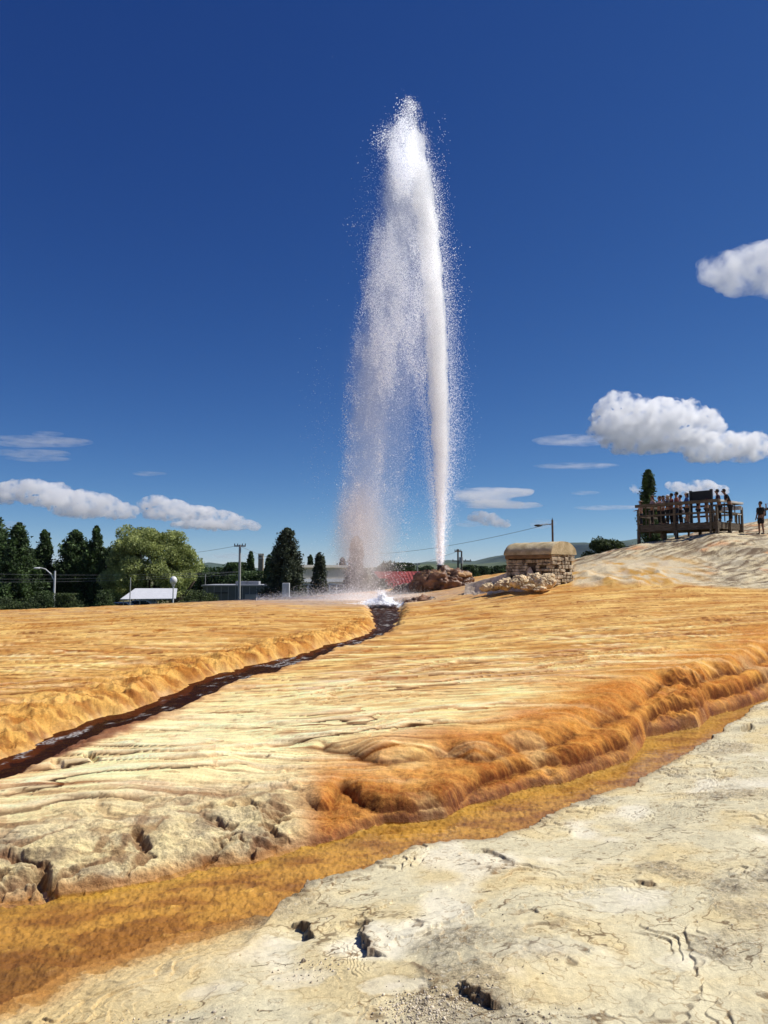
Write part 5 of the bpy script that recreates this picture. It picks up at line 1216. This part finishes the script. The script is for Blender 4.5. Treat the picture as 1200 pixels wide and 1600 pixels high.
# bubbling spring
sp0 = at(597, 944, 35.4)
cl = [((sp0.x, sp0.y, sp0.z+.25), (.16, .18, .20)), ((sp0.x+.12, sp0.y, sp0.z+.08), (.22, .2, .18)), ((sp0.x-.16, sp0.y, sp0.z+.05), (.24, .2, .14)), ((sp0.x+.05, sp0.y, sp0.z-.02), (.60, .40, .08))]
bs = lump(cl, 'bubbling_spring', mat('foam', (.86, .87, .88), .6, .04, 8, .8, 14), None, 5, .7, 5, 50); tag(bs, 'small white dome of bubbling foam at the head of the dark stream', None, kind='stuff')
n = 9000; pl_ = g.integers(0, 9, n); pcx = g.normal(0, .20, 9); pch_ = g.uniform(.25, .62, 9)*np.exp(-(pcx/.3)**2)+.12; tt_ = g.uniform(0, 1, n)**1.3
q = np.stack([sp0.x+pcx[pl_]*(1+.5*tt_)+g.normal(0, .05, n)*(1+tt_), sp0.y+g.normal(0, .16, n), sp0.z+tt_*pch_[pl_]], 1)
q2_ = np.stack([sp0.x+g.normal(0, .42, 5000), sp0.y+g.normal(0, .3, 5000), sp0.z+np.abs(g.normal(0, .09, 5000))], 1); q = np.vstack([q, q2_]); n = len(q)
drops('spring_splash', q, g.uniform(.008, .022, n), 'loose drops thrown up by the bubbling foam dome', parent=None, m=MJ)
def mistmat(name, dens, col, nscale, cut=.0, aniso=.3):
    m = bpy.data.materials.new(name); m.use_nodes = True; n = m.node_tree.nodes; l = m.node_tree.links; n.clear(); out = n.new('ShaderNodeOutputMaterial')
    tc = n.new('ShaderNodeTexCoord'); ln_ = n.new('ShaderNodeVectorMath'); ln_.operation = 'LENGTH'; l.new(tc.outputs['Object'], ln_.inputs[0])
    mr = n.new('ShaderNodeMapRange'); mr.interpolation_type = 'SMOOTHERSTEP'; mr.inputs[1].default_value = 1; mr.inputs[2].default_value = cut; l.new(ln_.outputs['Value'], mr.inputs[0])
    nz = n.new('ShaderNodeTexNoise'); nz.inputs['Scale'].default_value = nscale; nz.inputs['Detail'].default_value = 3; l.new(tc.outputs['Object'], nz.inputs['Vector'])
    m1 = n.new('ShaderNodeMath'); m1.operation = 'MULTIPLY'; l.new(mr.outputs[0], m1.inputs[0])
    r2 = n.new('ShaderNodeMapRange'); r2.inputs[1].default_value = .3; r2.inputs[2].default_value = .7; r2.inputs[3].default_value = .25*dens; r2.inputs[4].default_value = 1.6*dens; l.new(nz.outputs['Fac'], r2.inputs[0]); l.new(r2.outputs[0], m1.inputs[1])
    v = n.new('ShaderNodeVolumePrincipled'); v.inputs['Color'].default_value = (*col, 1); v.inputs['Anisotropy'].default_value = aniso
    l.new(m1.outputs[0], v.inputs['Density']); l.new(v.outputs[0], out.inputs['Volume']); return m
def puff(name, c, rad, m, label, rot=(0, 0, 0)):
    bm = bmesh.new(); bmesh.ops.create_icosphere(bm, subdivisions=3, radius=1.0); me = bpy.data.meshes.new(name); bm.to_mesh(me); bm.free(); me.materials.append(m)
    o = bpy.data.objects.new(name, me); C.objects.link(o); o.location = c; o.scale = rad; o.rotation_euler = rot
    return tag(o, label, None, kind='stuff')
warm = (.99, .96, .93)
def column(name, ys, L, Rr_, dens, amp, label, depth=.8, seed=0, col=(1, 1, 1), Y=40., fr=1.):
    m = bpy.data.materials.new(name); m.use_nodes = True; n = m.node_tree.nodes; l = m.node_tree.links; n.clear(); out = n.new('ShaderNodeOutputMaterial')
    v = n.new('ShaderNodeVolumeScatter'); v.inputs['Color'].default_value = (*col, 1); v.inputs['Density'].default_value = dens; v.inputs['Anisotropy'].default_value = .3; l.new(v.outputs[0], out.inputs['Volume'])
    K, T = 260, 36; py = np.linspace(ys[0], ys[-1], K); a = np.interp(py, ys, L); b = np.interp(py, ys, Rr_); t = np.linspace(0, 2*np.pi, T, endpoint=False)
    PY, TT = np.meshgrid(py, t, indexing='ij'); h = ((b-a)/2)[:, None]; c = ((a+b)/2)[:, None]
    nz = fbm((PY*.03*fr).ravel()+seed, (np.cos(TT)*1.2+np.sin(TT)*.7+PY*.012*fr).ravel(), 4, 800+seed).reshape(PY.shape)
    hh = h*(1+amp*nz)*sm(0, .03, (PY-ys[0])/(ys[-1]-ys[0])+.003)
    V = pix2w((c+hh*np.cos(TT)).ravel(), PY.ravel(), Y+(hh*np.sin(TT)).ravel()*.0346*depth)
    i, j = np.meshgrid(np.arange(K-1), np.arange(T), indexing='ij'); j2 = (j+1) % T
    Fc = np.stack([i*T+j, i*T+j2, (i+1)*T+j2, (i+1)*T+j], -1).reshape(-1, 4)
    V = np.vstack([V, V[:T].mean(0), V[-T:].mean(0)]); nV = len(V); j = np.arange(T)
    Fc = np.vstack([Fc, np.stack([np.full(T, nV-2), (j+1) % T, j, j], 1), np.stack([np.full(T, nV-1), (K-1)*T+j, (K-1)*T+(j+1) % T, (K-1)*T+(j+1) % T], 1)])
    Ft = np.vstack([np.stack([Fc[:, 0], Fc[:, 1], Fc[:, 2]], 1), np.stack([Fc[:, 0], Fc[:, 2], Fc[:, 3]], 1)])
    Ft = Ft[(Ft[:, 1] != Ft[:, 2]) & (Ft[:, 0] != Ft[:, 2])]
    o = npmesh(name, V, Ft, m); bm = bmesh.new(); bm.from_mesh(o.data); bmesh.ops.recalc_face_normals(bm, faces=bm.faces); bm.to_mesh(o.data); bm.free()
    return tag(o, label, None, kind='stuff')
jy = [196, 240, 300, 400, 500, 600, 700, 800, 860, 889]
column('geyser_jet', jy, np.interp(jy, yk, jL)+(np.interp(jy, yk, jR)-np.interp(jy, yk, jL))*.2, np.interp(jy, yk, jR)-(np.interp(jy, yk, jR)-np.interp(jy, yk, jL))*.08, 1.3, .5, 'dense white core of the geyser jet rising from the vent pipe', 1, 1)
column('geyser_jet', [300, 500, 700, 800, 889], [656, 672, 683, 685.5, 686], [674, 695, 699, 693, 690.3], 2.6, .35, 'brightest inner thread of the jet above the vent pipe', 1, 5)
column('falling_spray', [175, 220, 260, 330, 420, 520, 640, 760, 880, 938], [622, 604, 601, 590, 574, 560, 542, 534, 520, 510], [656, 662, 668, 680, 682, 676, 650, 634, 622, 616], .10, .5, 'broad thin curtain of falling spray left of the jet', .8, 2, (1, .98, .96))
column('falling_spray', [190, 230, 300, 380, 440, 520], [616, 607, 604, 596, 602, 612], [652, 656, 664, 650, 640, 630], .22, .6, 'denser white plume near the top of the falling spray', .8, 3)
column('falling_spray', [400, 470, 560, 650, 740, 830, 900, 936], [590, 576, 564, 556, 560, 556, 548, 540], [632, 634, 622, 606, 602, 600, 598, 600], .16, .7, 'denser streak within the lower falling spray', .7, 4, (1, .96, .93), fr=1.6)
puff('spray_mist', at(567, 845, 40.5), (2.5, 1.6, 3.6), mistmat('mist_low', .62, warm, 1.6), 'warm white mist at the foot of the falling veil')
puff('spray_mist', at(556, 800, 40.5), (1.8, 1.6, 3.4), mistmat('mist_patch', .40, (1, .86, .76), 1.6), 'faint peach mist on the left of the lower veil')
puff('spray_mist', at(572, 640, 40.5), (1.9, 1.4, 8.0), mistmat('mist_mid', .16, warm, 2.5), 'thin mist within the middle of the falling veil')
puff('spray_mist', at(622, 330, 40.3), (1.5, 1.0, 7.0), mistmat('mist_top', .16, (.97, .97, .98), 2.5), 'thin mist in the upper part of the water column')
puff('spray_mist', at(545, 936, 38.0), (6.5, 2.2, .55), mistmat('mist_ground', .55, (.97, .96, .95), 2), 'white ground mist drifting over the wet terrace left of the spring')
puff('spray_mist', at(655, 934, 37.8), (2.6, 1.2, .45), mistmat('mist_ground_right', .45, (.97, .96, .95), 2), 'white ground mist between the spring and the vent mound')

# ------------------------------------------------------------------ clouds
def cloudmat(name, dens, nscale=.010, soft=True, cut=.40, gain=5., det=5, st=(1, 1, 1)):
    m = bpy.data.materials.new(name); m.use_nodes = True; n = m.node_tree.nodes; l = m.node_tree.links; n.clear(); out = n.new('ShaderNodeOutputMaterial')
    v = n.new('ShaderNodeVolumeScatter'); v.inputs['Color'].default_value = (1, 1, 1, 1); v.inputs['Density'].default_value = dens; v.inputs['Anisotropy'].default_value = .3
    l.new(v.outputs[0], out.inputs['Volume'])
    if soft:
        tc = n.new('ShaderNodeTexCoord'); mp = n.new('ShaderNodeMapping'); mp.inputs['Scale'].default_value = st; l.new(tc.outputs['Object'], mp.inputs[0])
        nz = n.new('ShaderNodeTexNoise'); nz.inputs['Scale'].default_value = nscale; nz.inputs['Detail'].default_value = det; nz.inputs['Roughness'].default_value = .62; l.new(mp.outputs[0], nz.inputs['Vector'])
        mr = n.new('ShaderNodeMapRange'); mr.inputs[1].default_value = cut; mr.inputs[2].default_value = cut+1/gain; mr.inputs[3].default_value = 0; mr.inputs[4].default_value = dens; l.new(nz.outputs['Fac'], mr.inputs[0]); l.new(mr.outputs[0], v.inputs['Density'])
    return m
_tx = {}
def ctex(sc, depth=4):
    if (sc, depth) not in _tx:
        t = bpy.data.textures.new('cloud_noise', 'CLOUDS'); t.noise_scale = sc; t.noise_depth = depth; t.noise_basis = 'BLENDER_ORIGINAL'; _tx[(sc, depth)] = t
    return _tx[(sc, depth)]
def cumulus(name, label, lumps, Y, m, vox=14, disp=((200, 150), (70, 85), (26, 34)), group='cumulus clouds'):
    k = Y/F; bm = bmesh.new(); c0 = at(lumps[0][0], lumps[0][1], Y)
    gg = random.Random(int(lumps[0][0]))
    for px, py, rx, ry in lumps:
        c = at(px, py, Y+gg.uniform(-.4, .4)*rx*k)-c0
        bmesh.ops.create_icosphere(bm, subdivisions=3, radius=1, matrix=Matrix.Translation(c) @ Matrix.Diagonal((rx*k, (rx+ry)*.5*k, ry*k, 1)))
    me = bpy.data.meshes.new(name); bm.to_mesh(me); bm.free(); me.materials.append(m)
    o = bpy.data.objects.new(name, me); C.objects.link(o); o.location = c0
    r_ = o.modifiers.new('remesh', 'REMESH'); r_.mode = 'VOXEL'; r_.voxel_size = vox
    for sc, st_ in disp:
        d_ = o.modifiers.new('puffs', 'DISPLACE'); d_.texture = ctex(sc); d_.strength = st_; d_.mid_level = .45; d_.texture_coords = 'LOCAL'
    return tag(o, label, 'cloud', group)
CM = cloudmat('cloud_white', .030, .011, cut=.44, gain=4.5); CS = cloudmat('cloud_soft', .010, .006, cut=.42, gain=4.); CT = cloudmat('cloud_wisp', .0030, .006, cut=.38, gain=3., st=(1, 1, 5))
cumulus('cumulus_cloud', 'large puffy white cloud at right with grey base', [(970, 645, 42, 30), (1000, 660, 50, 34), (1045, 652, 52, 30), (1090, 660, 40, 24), (1020, 688, 75, 18), (960, 675, 34, 22), (1110, 665, 22, 18), (1075, 686, 40, 14), (985, 700, 30, 9), (1020, 668, 74, 26), (975, 664, 36, 22)], 6500, CM)
cumulus('cumulus_cloud', 'smaller puffy cloud right of and below the large one', [(1125, 695, 42, 20), (1155, 700, 38, 20), (1180, 695, 32, 15), (1100, 705, 28, 12), (1150, 714, 30, 8), (1205, 698, 22, 12)], 6400, CM)
cumulus('cumulus_cloud', 'small cloud peeping over the viewing platform', [(1095, 762, 24, 13), (1110, 766, 28, 9), (1058, 762, 14, 8), (1045, 758, 8, 5), (1072, 768, 16, 7), (1125, 768, 14, 6)], 7500, CM, 12, ((90, 60), (35, 30)))
cumulus('cumulus_cloud', 'tiny cloud left of the conifer by the platform', [(990, 762, 6, 5), (995, 768, 7, 4)], 7500, CM, 8, ((60, 20), (30, 10)))
cumulus('cumulus_cloud', 'long white cloud bank at the far left above the spruces', [(40, 765, 42, 16), (75, 772, 42, 17), (110, 782, 44, 18), (150, 790, 42, 17), (185, 798, 30, 13), (20, 758, 22, 8), (125, 797, 50, 12), (60, 782, 30, 8)], 7500, CM, 14, ((150, 90), (55, 45), (22, 14)))
cumulus('cumulus_cloud', 'cloud piece cut by the left edge of the photo', [(-10, 776, 24, 14), (8, 780, 18, 8)], 7500, CM, 12, ((90, 50), (35, 28)))
cumulus('cumulus_cloud', 'tapering white cloud above the pale green tree', [(242, 788, 26, 14), (270, 797, 34, 15), (305, 803, 36, 14), (340, 810, 34, 12), (372, 818, 26, 9), (395, 823, 14, 4), (255, 803, 30, 10), (325, 820, 60, 6)], 7500, CM, 14, ((150, 80), (55, 42), (22, 14)))
cumulus('cumulus_cloud', 'small puffy cloud right of the jet above the utility poles', [(748, 806, 16, 8), (765, 812, 20, 10), (785, 818, 16, 7), (735, 808, 6, 3)], 7500, CM, 12, ((90, 50), (35, 28)))
cumulus('cumulus_cloud', 'soft bright cloud cut by the right edge, high in the sky', [(1150, 420, 60, 26), (1185, 415, 60, 34), (1120, 412, 34, 14), (1170, 445, 50, 16), (1215, 420, 60, 46)], 5200, CS, 16, ((220, 70), (60, 40)))
cumulus('wispy_cloud', 'smooth lens-shaped cloud right of the jet', [(770, 770, 64, 8), (755, 777, 50, 8), (790, 768, 46, 5), (805, 790, 46, 5), (770, 788, 50, 6)], 7600, cloudmat('cloud_lens', .007, .004, cut=.36, gain=3.5, st=(1, 1, 4)), 16, ((260, 30), (80, 14)), 'wispy clouds')
for i, (px, py, rx, ry, lab) in enumerate([
    (55, 690, 90, 5, 'uppermost long wisp at the far left of the sky'), (45, 708, 66, 4, 'middle wisp at the far left of the sky'), (60, 717, 52, 2.5, 'lowest thin wisp at the far left of the sky'),
    (75, 678, 26, 4, 'short faint wisp above the long one at far left'), (234, 740, 28, 3, 'faint small wisp above the tapering cloud'), (900, 688, 72, 7, 'long flat wisp left of the large puffy cloud'),
    (915, 770, 24, 3, 'faint wisp above the stone hut'), (950, 793, 55, 3, 'thin long wisp between hut and platform'), (850, 818, 22, 8, 'soft faint cloud around the lamp arm behind the hut'),
    (740, 818, 30, 5, 'faint wisp beside the foot of the jet'), (365, 868, 36, 4, 'pale wisp low above the dark trees left of the juniper'), (900, 728, 70, 2.5, 'very thin wisp beneath the long flat one'), (20, 820, 22, 6, 'faint cloud behind the leftmost spruce tops')]):
    cumulus('wispy_cloud', lab, [(px, py, rx, ry), (px+rx*.35, py-ry*.3, rx*.6, ry*.6), (px-rx*.3, py+ry*.3, rx*.6, ry*.5)], 7800, CT, max(8, ry*2.2), ((240, ry*5),), 'wispy clouds')

# ------------------------------------------------------------------ loose grit on the pale rock
g = np.random.default_rng(55)
gx_, gy_ = [], []
for px, py, sx, sy, n in [(668, 1574, 40, 17, 900), (500, 1475, 30, 14, 90), (250, 1565, 90, 22, 160), (830, 1600, 50, 12, 90), (900, 1400, 220, 60, 60)]:
    for a_, b_ in zip(g.normal(px, sx, n), g.normal(py, sy, n)):
        q_ = gp(a_, max(b_, 1120), 0); gx_.append(q_[0]); gy_.append(q_[1])
gx_, gy_ = np.array(gx_), np.array(gy_); ok_ = np.hypot(gx_, gy_) < rline(gx_, gy_, NEARW)-.1; gx_, gy_ = gx_[ok_], gy_[ok_]
gz_ = height_color(gx_, gy_)[0]; n = len(gx_); sz = .0022+.0040*g.uniform(0, 1, n)**3; big = g.uniform(0, 1, n) < .02; sz[big] *= 2.
bm = bmesh.new(); bmesh.ops.create_icosphere(bm, subdivisions=1, radius=1); P_ = np.array([v.co for v in bm.verts]); F_ = np.array([[v.index for v in f.verts] for f in bm.faces]); bm.free()
V = P_[None]*(sz[:, None]*g.uniform(.6, 1.3, (n, 3)))[:, None, :]*(1+.25*g.normal(size=(n, len(P_), 1))); V = V+np.stack([gx_, gy_, gz_+sz*.3], 1)[:, None, :]
o = npmesh('gravel', V.reshape(-1, 3), (F_[None]+len(P_)*np.arange(n)[:, None, None]).reshape(-1, 3), mat('grit', (.34, .26, .17), .9, .5, 30, col2=(.62, .54, .40)), None, smooth=False)
tag(o, 'scattered grit and small chips lying on the pale rock', None, kind='stuff')
# ------------------------------------------------------------------ the air
bm = bmesh.new(); bmesh.ops.create_cube(bm, size=1, matrix=Matrix.Translation((0, 3000, 110)) @ Matrix.Diagonal((13800, 20000, 300, 1)))
me = bpy.data.meshes.new('haze'); bm.to_mesh(me); bm.free()
hm = bpy.data.materials.new('haze'); hm.use_nodes = True; n = hm.node_tree.nodes; n.clear(); o_ = n.new('ShaderNodeOutputMaterial'); v_ = n.new('ShaderNodeVolumePrincipled')
v_.inputs['Color'].default_value = (.62, .80, 1, 1); v_.inputs['Density'].default_value = .00003; v_.inputs['Anisotropy'].default_value = .2; hm.node_tree.links.new(v_.outputs[0], o_.inputs['Volume'])
me.materials.append(hm); ho = bpy.data.objects.new('haze', me); C.objects.link(ho); tag(ho, 'thin clear-day air that turns the far ridges blue', None, kind='stuff')
